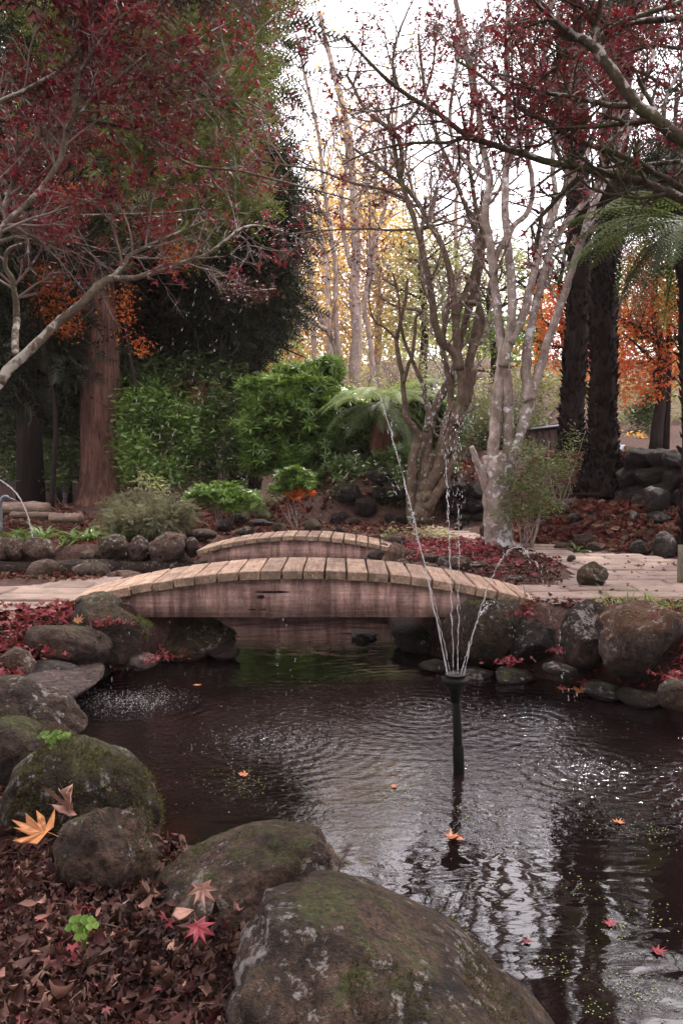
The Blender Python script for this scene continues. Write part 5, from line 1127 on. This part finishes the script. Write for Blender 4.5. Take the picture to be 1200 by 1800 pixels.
far_tree(88, 14.0, .05, 4.6, 'orange-leaved tree glowing left of the redwood trunk', [E(85,500,14.0,42,34,.4), E(55,475,14.0,24,26,.3), E(120,560,14.1,26,34,.3), E(70,545,14.1,30,16,.3)], 'orange_leaf', 75, 14, .07, .10, 43, T_MAPLE3, nlimb=7, lim=(.3, .8), ltw=(.2, .5), sp=4)
far_tree(232, 14.2, .045, 5, 'orange-leaved tree glimpsed right of the redwood trunk', [E(222,540,14.2,15,48,.3), E(320,450,14.0,34,17,.3), E(285,400,14.0,26,26,.3), E(120,345,13.6,26,24,.3), E(245,610,14.2,16,14,.2)], 'orange_leaf', 80, 14, .06, .10, 44, T_MAPLE3, nlimb=6, lim=(.3, .7), ltw=(.2, .5), sp=4)
# pale gum with fanning branches
b = base_pt(610, 24); t = Tree('gum_tree', b, 'big pale-barked tree with fanning bare branches in the centre distance', 'tree', seed=45); RS = .72
L([(632,720),(622,650),(628,590),(622,520),(626,440),(622,350),(615,260),(600,180),(580,100),(560,20)], 24, 17, 5, 12)
L([(600,720),(598,650),(585,600),(565,560),(548,500),(535,430),(520,350),(500,270),(480,200)], 24, 9, 3, 10)
L([(598,640),(590,560),(590,480),(580,400),(568,320),(560,240),(540,150),(520,60)], (24,23), 8, 3, 10)
L([(625,560),(650,500),(660,420),(680,350),(690,260),(700,160)], 24, 8, 3, 10)
L([(618,470),(605,420),(600,350),(610,270),(590,190)], 24, 7, 3, 9)
L([(574,580),(540,560),(500,520),(470,480),(440,450)], 23, 6, 3, 8)
L([(660,720),(655,660),(650,600),(640,540),(648,470),(650,380),(640,290)], 25, 9, 3, 9)
for pth in t.paths: t.sprout(pth, 12, (.8, 2.6), 2, up=.5, nch=3, t0=.2, kink=.2, rf=.35)
t.finish('bark_pale', 'twig'); t.leaves(T_DIAM, 'yellow_leaf', 2, .11, .2, .22, tilt=1.3)
RS = 1.0
b = base_pt(575, 30); t = Tree('birch_tree', b, 'thin white birch trunk in the yellow distance', 'tree', seed=46); L([(583,640),(578,560),(574,480),(562,400),(556,330)], 30, 6, 3, 8); L([(553,640),(550,560),(545,480),(540,400)], 31, 5, 3, 8)
for pth in t.paths: t.sprout(pth, 8, (.8, 2.), 1, up=.5, nch=4)
t.finish('bark_pale', 'twig'); t.leaves(T_DIAM, 'yellow_leaf', 3, .12, .25, .8, tilt=1.3)
far_tree(520, 33, .2, 8, 'yellow autumn tree left of the pale-barked tree', [E(520,560,33,70,60,1.5), E(590,520,34,70,70,1.5), E(500,640,32,60,30,1.5), E(560,420,34,40,60,1.)], 'yellow_leaf', 800, 9, .15, .45, 47, bark='bark_pale', lim=(1.5, 3.))
far_tree(660, 34, .2, 10, 'tall golden tree behind the pale-barked tree', [E(650,400,34,50,130,1.5), E(690,520,34,60,90,1.5), E(620,600,33,80,50,1.5), E(600,340,34,30,60,1.)], 'yellow_leaf', 800, 9, .15, .45, 48, bark='bark_pale', lim=(1.5, 3.))
far_tree(575, 36, .18, 10, 'tall thin golden tree filling the gap behind the birch', [E(580,430,36,80,70,1.5), E(520,470,36,50,60,1.5), E(700,430,36,50,90,1.5)], 'yellow_leaf', 700, 8, .15, .5, 55, bark='bark_pale', lim=(1.5, 3.))
far_tree(800, 35, .18, 9, 'pale olive tree filling the gap behind the crossing stems', [E(790,470,35,70,60,1.5), E(850,520,35,60,50,1.5), E(720,430,35,50,60,1.5)], 'olive_leaf', 520, 8, .15, .5, 56, bark='bark_pale', lim=(1.5, 3.))
far_tree(740, 32, .2, 7, 'olive tree behind the centre maple stems', [E(740,480,32,80,60,1.5), E(780,560,31,60,50,1.2), E(700,560,32,50,50,1.2)], 'olive_leaf', 330, 10, .16, .35, 49, lim=(1.5, 3.))
far_tree(860, 26, .15, 4.5, 'bright lime-green tree between the two multi-stemmed trees', [E(850,580,26,60,35,1.), E(900,610,26,55,40,1.), E(820,560,26.5,45,30,.8), E(930,570,27,40,40,.8)], 'lime_leaf', 420, 9, .12, .2, 50, lim=(1., 2.2))
far_tree(940, 27, .2, 6, 'shaded green tree behind the lichened stems', [E(925,470,27,50,50,1.), E(980,500,28,50,70,1.), E(880,480,28,40,40,.8)], 'olive_leaf', 190, 9, .14, .3, 51, lim=(1., 2.2))
shrub('hedge_bush', 950, 21, 'tall pale speckled hedge beyond the shed', 'olive_leaf', [E(960,680,21,75,48,.8), E(900,700,21,50,40,.7), E(1030,690,21,50,50,.7)], 600, 8, .12, .1, T_OVAL, stems=14, seed=21)
shrub('hedge_bush', 1110, 22, 'sunlit bush with yellow leaves beyond the stone wall', 'olive_leaf', [E(1090,750,22,70,30,.8), E(1170,740,22,60,40,.8), E(1090,690,22.5,60,40,.8), E(1180,660,23,60,50,.8)], 560, 8, .12, .1, T_OVAL, stems=16, seed=22)
shrub('yellow_bush', 1150, 19, 'bright yellow-leaved bush behind the top of the stone wall', 'yellow_leaf', [E(1150,785,19,32,16,.4), E(1115,775,19,20,12,.3)], 110, 9, .06, .09, T_DIAM, stems=6, seed=23)
shrub('dark_hedge', 1130, 20.5, 'dark leaning bush above the pale cabinet', 'deep_leaf', [E(1130,730,20,32,25,.4), E(1150,690,20,30,20,.4)], 160, 8, .08, .12, T_OVAL, stems=6, seed=24)
for i, (px, py, Y, w, h, m, lb) in enumerate([(560,700,22,90,30,'yellow_leaf','russet undergrowth on the slope below the birch'),(650,690,23,70,36,'olive_leaf','mixed undergrowth behind the pale tree fern'),(740,660,22,60,50,'olive_leaf','tangled green thicket behind the centre maple'),(820,690,19,60,40,'olive_leaf','twiggy thicket between the two multi-stemmed trees'),
    (840,740,17,60,36,'shrub_small','fine-leaved thicket behind the vertical jets'),(905,740,17,55,40,'shrub_small','fine-leaved thicket behind the lichened trunk'),(470,660,21,50,40,'yellow_leaf','yellow-green undergrowth under the pale tree fern at the left')]):
    t = shrub('undergrowth_thicket', px, Y, lb, m, [E(px,py,Y,w,h,.8), E(px-w*.5,py+h*.6,Y-.5,w*.6,h*.6,.6), E(px+w*.5,py+h*.6,Y-.3,w*.6,h*.6,.6)], 260, 7, .14, .085, T_DIAM, stems=6, seed=60+i, grp='undergrowth on the far slope')
    tt = Tree('x', t.b, 'x', seed=80+i); bpy.data.objects.remove(tt.o); tt.o = t.o
    for k_ in range(26):
        q = np.array(tuple(P(px+rng.uniform(-w, w), py+h*1.1, Y)))+[0, rng.uniform(-.5,.5), -.3]; tt.grow(q, [rng.uniform(-.5,.5), rng.uniform(-.3,.3), 1], rng.uniform(.8, 2.), .012, 1, .3, .3, 5)
    tt.tw.build('bare_twigs', 'twig', t.o)
# small ivy-like low greens
# far wood on the hill, one mass
g = Geo(); cen = []
for i in range(46):
    x = rng.uniform(-34, 34); y = rng.uniform(44, 66)
    if -2.2 < x/y*1 < -.14*1 or .05 < x/y < .24: h = rng.uniform(2, 4)
    else: h = rng.uniform(5, 9)
    if -.12 < x/y < .24: h = rng.uniform(1.5, 3.5)
    cen.append(((x, y, gh(x, y)+h*.5), (3.2, 2.5, h*.6)))
c, d = clumps(cen, 1500, 1); pos = np.repeat(c, 12, 0); pos = pos+rng.standard_normal(pos.shape)*.5; scatter(g, T_DIAM, pos, rot_frames(len(pos)), rng.uniform(.25, .5, len(pos)))
o = g.build('far_wood', 'olive_leaf'); tag(o, 'distant pale wood along the hilltop', 'wood', kind='stuff')
g = Geo(); cen = []
for i in range(26):
    x = rng.uniform(-26, -5.5); y = rng.uniform(24, 34); cen.append(((x, y, gh(x, y)+rng.uniform(1, 5)), (2.4, 2, 2.6)))
c, d = clumps(cen, 900, 1); pos = np.repeat(c, 14, 0); pos = pos+rng.standard_normal(pos.shape)*.4; scatter(g, T_DROOP, pos, rot_frames(len(pos)), rng.uniform(.35, .6, len(pos)))
o = g.build('dark_wood', 'conifer_dark'); tag(o, 'dark evergreen wood massed behind the trunks at the left', 'wood', kind='stuff')

# unseen evergreen foliage added behind and beside the viewpoint to darken the foreground
g = Geo(); cen = []
for i in range(52):
    a = R(rng.uniform(80, 280)); q = rng.uniform(5.5, 9); x, y = q*math.sin(a)*1.1, q*math.cos(a)-.5; cen.append(((x, y, rng.uniform(2.5, 8)), (1.8, 1.6, 2.2)))
c, d = clumps(cen, 1800, 1); pos = np.repeat(c, 10, 0); pos = pos+rng.standard_normal(pos.shape)*.35; scatter(g, T_DROOP, pos, rot_frames(len(pos)), rng.uniform(.35, .6, len(pos)))
o = g.build('dark_wood', 'conifer_dark'); tag(o, 'unseen evergreen foliage added behind the viewpoint to darken the foreground', 'wood', kind='stuff')
# ================================================================== LEAVES ON THE GROUND AND WATER
CURLS = [curl(.9, .34), curl(1.6, .28), curl(.4, .4), curl(2.2, .24)]
def litter(name, label, region_px, n, size, m, z=.45, tmpls=None, lift=.012, kind='stuff', cat='leaf litter', tilt=.5, thick=.0, clump=0):
    poly = np.array([tuple(G(a, b, z))[:2] for a, b in region_px]) if region_px and len(region_px[0]) == 2 and max(abs(region_px[0][0]), abs(region_px[0][1])) > 30 else np.array(region_px)
    x0, y0 = poly.min(0); x1, y1 = poly.max(0); pts = []
    X = rng.uniform(x0, x1, n*4); Y = rng.uniform(y0, y1, n*4)
    if clump: cx = rng.uniform(x0, x1, clump); cy = rng.uniform(y0, y1, clump); k = rng.integers(0, clump, n*4); X = cx[k]+rng.standard_normal(n*4)*.12; Y = cy[k]+rng.standard_normal(n*4)*.12
    ok = (seg_dist(X, Y, poly) < 0) & (seg_dist(X, Y, POND) > .10); X = X[ok][:n]; Y = Y[ok][:n]; Z = ground_h(X, Y)+np.abs(rng.standard_normal(len(X)))*lift+.012+rng.random(len(X))*thick
    g = Geo(); tm = tmpls or CURLS; k = rng.integers(0, len(tm), len(X)); P3 = np.stack([X, Y, Z], -1)
    for i, T in enumerate(tm):
        q = P3[k == i]
        if len(q): scatter(g, T, q, flat_frames(len(q), tilt), size*rng.uniform(.3, 1.75, len(q)))
    o = g.build(name, m); tag(o, label, cat, kind=kind); return o
fg = [(-1.9,.9),(-.1,.9),(.15,1.9),(-.05,2.5),(-.75,2.9),(-1.3,3.6),(-1.9,4.0)]
litter('leaf_litter', 'thick brown and dull red leaf litter in the near left corner', fg, 15000, .026, 'litter', z=.15, tmpls=[curl(1.6, .28), curl(2.2, .24), crumple(1), crumple(2), crumple(3, amt=.45), crumple(4, amt=.5), crumple(5)], lift=.014, thick=.03, tilt=.9)
litter('leaf_litter', 'dry maple leaves lying over the litter in the near left corner', fg, 700, .022, 'red_litter', tmpls=[T_MAPLE], lift=.016, thick=.03, tilt=.8)
litter('leaf_litter', 'bark chips and pale dead leaves among the near litter', fg, 900, .034, 'tan_leaf', tmpls=[curl(2.4,.2), curl(.3,.18), T_MAPLE3], lift=.014, thick=.035, tilt=.9)
litter('leaf_litter', 'larger crumpled brown maple leaves among the near litter', fg, 900, .042, 'litter', tmpls=[crumple(11, amt=.35), crumple(12, amt=.45), crumple(13, amt=.3)], lift=.014, thick=.04, tilt=.8)
lb_ = [(-1.0*2.6,4.6),(-1.75,4.6),(-1.2,5.2),(-1.05,5.75),(-1.6,5.85),(-2.8,5.85)]
litter('red_leaves', 'fallen crimson leaves on the left bank by the near bridge', lb_, 900, .04, 'red_litter', tmpls=[T_MAPLE], clump=26, lift=.02, thick=.03)
litter('leaf_litter', 'brown litter on the left bank by the near bridge', lb_, 1400, .04, 'mixed_litter', lift=.015)
rb = [(.55,6.6),(1.0,5.6),(1.9,4.9),(3.4,4.2),(4.2,5.4),(2.3,5.9),(1.25,6.0),(.7,7.2)]
litter('red_leaves', 'fallen crimson leaves between the right bank rocks', rb, 1000, .042, 'red_litter', tmpls=[T_MAPLE], clump=24, lift=.02, thick=.03)
litter('leaf_litter', 'brown litter between the right bank rocks', rb, 1500, .035, 'mixed_litter', lift=.015)
bed = [(700,1005),(740,950),(870,955),(985,985),(985,1030),(900,1036),(780,1022)]
litter('leaf_litter', 'bark chips and dry litter on the planting bed behind the near bridge', bed, 2600, .03, 'litter', z=.42, lift=.008)
litter('red_leaves', 'drift of fallen red leaves before the multi-stemmed trees', [(700,985),(690,962),(760,950),(870,955),(880,968),(800,985)], 1500, .042, 'red_litter', z=.42, tmpls=[T_MAPLE3], lift=.015, thick=.02)
litter('red_leaves', 'scattered red leaves along the planting bed edges', [(700,1012),(700,950),(985,985),(985,1034),(880,1036)], 420, .04, 'red_litter', z=.42, tmpls=[T_MAPLE], clump=26, lift=.012)
litter('red_leaves', 'scattered red leaves on the strip before the centre maple', [(640,960),(640,935),(800,930),(800,946),(700,958)], 260, .045, 'red_litter', z=.42, tmpls=[T_MAPLE3], lift=.012)
slp = [(2.0,9.6),(2.9,8.85),(3.6,8.5),(5.4,8.3),(5.4,9.9),(3.0,11.4),(1.9,11.6)]
litter('leaf_litter', 'red and brown leaves covering the slope below the stone wall', slp, 5200, .06, 'mixed_litter', lift=.015, thick=.02)
litter('red_leaves', 'crimson leaves along the foot of the stone wall slope', slp, 1900, .055, 'red_litter', tmpls=[T_MAPLE3], lift=.015, clump=50)
litter('leaf_litter', 'russet litter on top of the shaded retaining wall', [(-3.5,12.3),(2.5,12.2),(2.5,15),(-3.5,15)], 3200, .08, 'mixed_litter', lift=.02)
litter('leaf_litter', 'russet litter on the ground behind the far bridge', [(-2.6,9.7),(-1.6,9.5),(-1.5,10.6),(.6,10.7),(1.6,11.8),(-3.5,12.6),(-5.5,15.5),(-7,15.5),(-6,10.5)], 5200, .055, 'mixed_litter', lift=.012)
litter('red_leaves', 'red leaves between the rocks of the left row', [(-3.4,9.45),(-2.2,9.45),(-2.2,9.9),(-3.4,9.9)], 420, .045, 'red_litter', tmpls=[T_MAPLE3], lift=.02)
litter('leaf_litter', 'chips and leaves on the soil between the left path and the channel', [(-5,6.9),(-2.1,6.9),(-1.75,7.3),(-2.7,7.5),(-5,7.7)], 1200, .035, 'mixed_litter', lift=.01)
litter('leaf_litter', 'thin scatter of leaves and chips blown over the paths', [(1.3,6.0),(3.4,6.0),(3.4,8.9),(2.2,9.2),(1.4,7.5)], 420, .03, 'mixed_litter', tmpls=[T_MAPLE3, CURLS[0]], lift=.004)
g = Geo()
for i in range(170):
    x = rng.uniform(-1.7, .0); y = rng.uniform(1.0, 2.9); z = gh(x, y)+rng.uniform(.02, .06)
    if seg_dist(np.array([x]), np.array([y]), POND)[0] < .1: continue
    a = rng.uniform(0, 3.14); Lw = rng.uniform(.02, .08); d = np.array([math.cos(a), math.sin(a), rng.uniform(-.25, .25)])*Lw; p = np.array([x, y, z]); g.tube([p-d, p+rng.standard_normal(3)*.004, p+d], [.0016, .0018, .0008], 4)
o = g.build('dead_twigs', 'bark_brown'); tag(o, 'short dead twigs lying through the near litter', 'twigs', kind='stuff')
# green clutter on banks
litter('moss_tufts', 'mossy green crumbs over the shaggy boulder edge', [(-1.2,2.7),(-.75,2.75),(-.75,3.3),(-1.3,3.4)], 10, .01, 'grass', cat='moss')

def leaf_mesh(shape, size, cup=.12, seed=0):
    """a single lobed leaf with thickness, veins raised, stalk"""
    rs = np.random.default_rng(seed); out = []
    nl = len(shape)
    for i, (a, l) in enumerate(shape):
        out.append((math.cos(R(a))*l, math.sin(R(a))*l))
    g = Geo(); rings = [0, .35, .7, 1.0]; V = []; F3 = []; F4 = []; n = len(out)
    V.append((0, 0, 0))
    for r in rings[1:]:
        for x, y in out: d = math.hypot(x, y)*r; V.append((x*r, y*r, cup*d*d*(1+.9*math.sin(x*6+seed*2))+.09*math.sin(y*8+x*5+seed)*r+rs.uniform(-.025, .025)))
    for i in range(n): F3.append((0, 1+i, 1+(i+1) % n))
    for k in range(2):
        for i in range(n): a = 1+k*n+i; b = 1+k*n+(i+1) % n; F4.append((a, a+n, b+n, b))
    V = np.array(V)*size; m = len(V); V2 = V-np.array([0, 0, size*.012]); F3 = np.array(F3); F4 = np.array(F4)
    e = 1+2*n; sides = [(e+i, e+i+m, e+(i+1) % n+m, e+(i+1) % n) for i in range(n)]
    g.add(np.concatenate([V, V2]), np.concatenate([F3, F3[:, ::-1]+m]), np.concatenate([F4, F4[:, ::-1]+m, np.array(sides)]))
    g.tube([(0, 0, 0), (-size*.35, size*.05, size*.03), (-size*.65, size*.1, -size*.02)], [size*.014, size*.012, size*.012], 5)
    for i, (a, l) in enumerate(shape):
        if l > .75: g.tube([(0, 0, .004*size), (math.cos(R(a))*l*size*.5, math.sin(R(a))*l*size*.5, (cup*(l*.5)**2+.012)*size), (math.cos(R(a))*l*size*.95, math.sin(R(a))*l*size*.95, (cup*l*l+.01)*size)], [size*.012, size*.009, size*.004], 4)
    return g.mesh('leaf')
OAK = [(0,1.25),(10,.8),(22,.98),(30,.42),(44,1.05),(58,.82),(66,.35),(88,.85),(100,.6),(125,.35),(180,.15),(235,.35),(260,.6),(272,.85),(294,.35),(302,.82),(316,1.05),(330,.42),(338,.98),(350,.8)]
MAP = [(0,1.1),(14,.42),(35,.98),(52,.4),(72,.85),(95,.35),(120,.6),(160,.2),(200,.2),(240,.6),(265,.35),(288,.85),(308,.4),(325,.98),(346,.42)]
def big_leaf(px, py, Y, size, shape, m, label, rot=(0,0,0), cup=.15, seed=0, zoff=0, name='fallen_leaf'):
    o = ob(name, leaf_mesh(shape, size, cup, seed), m); q = P(px, py, Y) if Y else G(px, py, .006); o.location = q+Vector((0, 0, zoff)); o.rotation_mode = 'ZYX'; o.rotation_euler = [R(a) for a in rot]; tag(o, label, 'leaf'); return o
big_leaf(78, 1462, 2.33, .08, OAK, 'big_orange', 'big orange lobed leaf lying beside the mottled boulder', (20, -4, 165), .18, 1)
big_leaf(118, 1425, 2.42, .06, OAK, 'tan_leaf', 'curled tan leaf standing up behind the big orange leaf', (60, -20, 70), .9, 2)
big_leaf(348, 1628, 1.98, .052, MAP, 'big_red', 'large crimson maple leaf beside the huge mossy-ridged boulder', (38, 5, -60), .12, 3)
big_leaf(355, 1560, 2.12, .05, MAP, 'tan_leaf', 'curled reddish-brown leaf above the large crimson maple leaf', (60, 10, -80), .9, 4)
big_leaf(320, 1605, 2.05, .03, [(0,1),(60,.6),(120,.7),(180,.8),(240,.7),(300,.6)], 'tan_leaf', 'small pale wood chip left of the large crimson maple leaf', (20, 0, 20), .05, 5, name='wood_chip')
big_leaf(792, 1474, None, .058, MAP, 'rust_leaf', 'rust-orange maple leaf floating in front of the fountain pipe', (-8, 6, 15), .25, 6, .006)
big_leaf(1074, 1625, None, .032, MAP, 'big_red', 'small crimson leaf floating near the lower right', (4, 3, 100), .1, 7)
big_leaf(1152, 1672, None, .036, MAP, 'big_red', 'dull red leaf floating at the lower right edge', (3, -4, 20), .1, 8)
big_leaf(925, 1655, None, .022, MAP, 'big_red', 'little red leaf afloat right of the huge boulder', (3, -4, 70), .1, 9)
big_leaf(690, 1382, None, .026, MAP, 'rust_leaf', 'brown-orange leaf floating left of the fountain pipe', (3, 4, 30), .1, 10)
big_leaf(432, 1362, None, .034, OAK, 'rust_leaf', 'brown leaf floating beside the duckweed left of centre', (3, 4, 160), .1, 11)
big_leaf(346, 1204, None, .035, [(0,1),(40,.45),(90,.3),(180,.8),(270,.3),(320,.45)], 'big_orange', 'small orange-tan leaf floating near the left bank', (5, 0, 30), .1, 12)
big_leaf(985, 1210, None, .06, MAP, 'rust_leaf', 'rusty leaf lying in the water against the right bank edge', (6, 0, 10), .15, 13)
big_leaf(1022, 1214, None, .06, OAK, 'big_orange', 'orange leaf in the water beneath the tall pointed rock', (10, 0, 170), .15, 14)
big_leaf(1085, 1445, None, .035, MAP, 'rust_leaf', 'small rust leaf floating at the right among duckweed', (3, 0, 50), .1, 15)
big_leaf(1122, 936, 9.55, .09, MAP, 'rust_leaf', 'bright orange maple leaf on the leafy slope at the right', (60, 0, 20), .15, 16)
big_leaf(136, 1092, 5.35, .05, MAP, 'big_orange', 'yellow-orange leaf beside the moss-topped boulder', (40, 0, 60), .2, 17)
big_leaf(22, 1086, 5.6, .045, MAP, 'tan_leaf', 'pale upturned leaf on the left bank near the path', (30, 0, 100), .2, 18)
# crimson tufts of leaves on the water lips
def tuft(px, py, Y, n, r, label):
    q = P(px, py, Y); g = Geo(); pos = rng.standard_normal((n, 3))*np.array([r, r*.6, r*.35]); pos[:, 2] = np.abs(pos[:, 2]); scatter(g, T_MAPLE, pos, flat_frames(n, .8), rng.uniform(.017, .032, n)); o = g.build('leaf_heap', 'red_litter'); o.location = q; tag(o, label, 'leaves', kind='stuff')
tuft(282, 1158, 5.35, 46, .07, 'crimson leaves caught at the waterline beside the moss-topped boulder')
tuft(890, 1168, 5.25, 40, .075, 'crimson leaves caught at the waterline below the dark blunt rock')
tuft(975, 1145, 5.1, 24, .03, 'crimson leaves wedged between the dark blunt rock and the pointed rock')
tuft(916, 1082, 5.5, 30, .05, 'crimson leaves tucked behind the olive dome rock')
tuft(1165, 1085, 4.95, 60, .08, 'crimson leaves heaped behind the rust-topped rock')
tuft(1192, 1190, 4.5, 40, .06, 'crimson leaves at the right edge above the low mossy rock')
tuft(190, 1098, 5.3, 50, .07, 'crimson leaves lying over the long grey-brown boulder')
tuft(80, 1150, 5.05, 60, .09, 'crimson leaves between the small pinkish rock and the long boulder')
# shaggy moss growing on the boulders
T_TUFT = ([(-.12,0,0),(.12,0,0),(.25,.1,1),(0,-.12,0),(0,.12,0),(-.2,.25,.8),(.1,.1,0),(-.1,-.1,0),(.1,-.3,.7)], [(0,1,2),(3,4,5),(6,7,8)])
def moss_on(label, n, size, zmin, m, seed, freq=5., thr=.05, name='moss'):
    o = [q for q in bpy.data.objects if q.get('label') == label][0]; me = o.data; k = len(me.vertices); co = np.empty(k*3); no = np.empty(k*3); me.vertices.foreach_get('co', co); me.vertex_normals.foreach_get('vector', no); co = co.reshape(-1, 3); no = no.reshape(-1, 3)
    rs = np.random.default_rng(seed); w = np.array([no[i, 2] > zmin and mnoise.noise(Vector(co[i]*freq+seed)) > thr for i in range(k)]); idx = np.flatnonzero(w)
    if not len(idx): return
    j = rs.choice(idx, n); ed = .007; z = no[j]+rs.standard_normal((n, 3))*.35+np.array([0, 0, .15]); z /= np.linalg.norm(z, axis=1)[:, None]; h = rs.standard_normal((n, 3)); y = np.cross(z, h); y /= np.linalg.norm(y, axis=1)[:, None]; x = np.cross(y, z)
    g = Geo(); scatter(g, T_TUFT, co[j]+rs.standard_normal((n, 3))*ed-no[j]*.003, np.stack([x, y, z], -1), size*rs.uniform(.5, 1.5, n)); b = g.build(name, m, o); b['kind'] = 'stuff'
M['moss'] = leaf_mat('shaggy moss', [(.03,.03,.008), (.06,.06,.015), (.09,.085,.025), (.08,.045,.02)], .2, .8, .2)
M['moss_green'] = leaf_mat('bright moss', [(.05,.07,.01), (.09,.12,.02), (.07,.08,.02)], .25, .8, .2)
moss_on('shaggy mossy brown boulder above the big orange leaf', 5200, .014, -.2, 'moss', 3, 4, -.12)
moss_on('rounded mossy boulder cut by the left edge beneath the grey one', 1600, .010, .1, 'moss', 4, 5, .05)
moss_on('dark boulder with bright moss on top at the left end of the near bridge', 2200, .014, .35, 'moss_green', 5, 4, -.05)
moss_on('huge smooth boulder with moss along its ridge at the bottom of the photo', 2600, .009, .55, 'moss', 6, 4, .22)
moss_on('long sloping boulder with white lichen specks, behind the huge mossy-ridged one', 900, .010, .3, 'moss', 7, 5, .25)
moss_on('pale grey and brown mottled boulder beside the big orange leaf', 900, .010, .2, 'moss', 8, 5, .2)
moss_on('mossy ledge rock in the shade under the left end of the near bridge', 1500, .012, .1, 'moss_green', 9, 4, .0)
moss_on('large olive lichened dome rock at the right end of the near bridge', 1200, .010, .3, 'moss', 10, 5, .1)
# duckweed
g = Geo(); cen = [(440,1385,70),(430,1365,50),(790,1440,40),(650,1470,30),(560,1195,60),(640,1200,70),(500,1205,40),(1010,1555,50),(880,1565,40),(775,1570,40),(1090,1615,30),(1070,1640,40),(1140,1460,50),(1180,1490,40),(960,1380,60),(1060,1450,40),(690,1400,60),(740,1520,30),(980,1700,60),(1120,1740,60),(1020,1780,40),(1180,1625,30),(360,1370,20),(980,1205,40),(850,1430,50),(900,1500,30)]
hexa = ([(math.cos(a), math.sin(a), 0) for a in np.linspace(0, 2*math.pi, 7)[:-1]]+[(0, 0, .15)], [(i, (i+1) % 6, 6) for i in range(6)])
for px, py, n in cen:
    c = G(px, py, 0); k = c.y*.022+.012; pos = np.stack([c.x+rng.standard_normal(n)*k*1.0, c.y+rng.standard_normal(n)*k*.8, np.full(n, .0035)], -1); ok = seg_dist(pos[:, 0], pos[:, 1], POND) < -.06; pos = pos[ok]
    if len(pos): scatter(g, hexa, pos, flat_frames(len(pos), .05), rng.uniform(.0014, .0032, len(pos)))
pos = np.stack([rng.uniform(-.6, 2, 30), rng.uniform(2.2, 5.8, 30), np.full(30, .0035)], -1); pos = pos[seg_dist(pos[:, 0], pos[:, 1], POND) < -.06]; scatter(g, hexa, pos, flat_frames(len(pos), .05), rng.uniform(.002, .004, len(pos)))
o = g.build('duckweed', 'duckweed'); tag(o, 'bright green duckweed specks floating in loose patches', 'duckweed', kind='stuff')
# green seedlings
def seedling(px, py, Y, n, r, label):
    q = P(px, py+22, Y); o = thing('seedling', tuple(q), label, 'plant'); g = Geo(); gs = Geo()
    for i in range(n):
        e = np.array([rng.uniform(-r, r), rng.uniform(-r*.4, r*.4), rng.uniform(.01, .075)]); gs.tube([(0,0,-.02), tuple(e*.5+[0,0,.01]), tuple(e)], .0012, 4)
        for a in (0, 2.1, 4.2):
            aa = a+rng.uniform(-.3, .3); c = e+np.array([math.cos(aa), math.sin(aa)*.5, .15])*.009
            ring = [(math.cos(b)*.0085*(1+.2*math.cos(3*b)), math.sin(b)*.008, .003*math.sin(2*b)) for b in np.linspace(0, 2*math.pi, 9)[:-1]]; V = [tuple(c)]+[tuple(c+np.array([x, y*.6, z+y*.7])) for x, y, z in ring]; g.add(V, [(0, 1+k, 1+(k+1) % 8) for k in range(8)])
    gs.build('stalks', 'lime_leaf', o); g.build('leaflets', 'lime_leaf', o)
seedling(102, 1300, 2.95, 15, .055, 'bright green seedling growing between the boulders at the left')
seedling(150, 1632, 1.85, 8, .03, 'tiny green seedling in the leaf litter at the lower left')
g = Geo()
tw = P(640, 1, 5)
a = P(921, 1070, 5.75); o = thing('seedling_twig', tuple(a), 'bare little twig seedling standing on the right bank beside the path', 'plant'); g.tube([(0,0,-.05),(.004,0,.05),(0,0,.12),(-.008,0,.16)], .003, 5); g.tube([(0,0,.09),(.012,0,.125)], .002, 4); g.build('stem', 'bark_brown', o)
g = Geo(); scatter(g, T_MAPLE, rng.standard_normal((30, 3))*[.03,.03,.02], flat_frames(30, .9), rng.uniform(.02, .035, 30)); g.build('leaves', 'red_litter', o)

# the damp autumn air between here and the hill
def haze_mat():
    m = bpy.data.materials.new('damp air'); m.use_nodes = True; t = m.node_tree; t.nodes.clear(); o = t.nodes.new('ShaderNodeOutputMaterial'); v = t.nodes.new('ShaderNodeVolumePrincipled')
    v.inputs['Color'].default_value = (1, .84, .84, 1); v.inputs['Density'].default_value = .0004; v.inputs['Anisotropy'].default_value = .2; t.links.new(v.outputs[0], o.inputs['Volume']); return m
M['haze'] = haze_mat()
g = Geo(); g.box((-95, -35, -2.5), (95, 145, 32)); o = g.build('haze', 'haze'); tag(o, kind='stuff', label='thin damp air paling the far trees')
for q in bpy.data.objects:
    if q.parent is not None and q.name.split('.')[0] in ('twigs', 'frond_stubs', 'bare_twigs', 'foliage', 'dull_foliage', 'outer_foliage', 'inner_foliage', 'low_foliage', 'crown', 'inner_crown', 'orange_foliage', 'blades', 'leaflets', 'stalks', 'leaves'): q['kind'] = 'stuff'
print('objects', len(bpy.data.objects), 'tris', sum(sum(len(p.vertices)-2 for p in m.polygons)*1 for m in bpy.data.meshes))
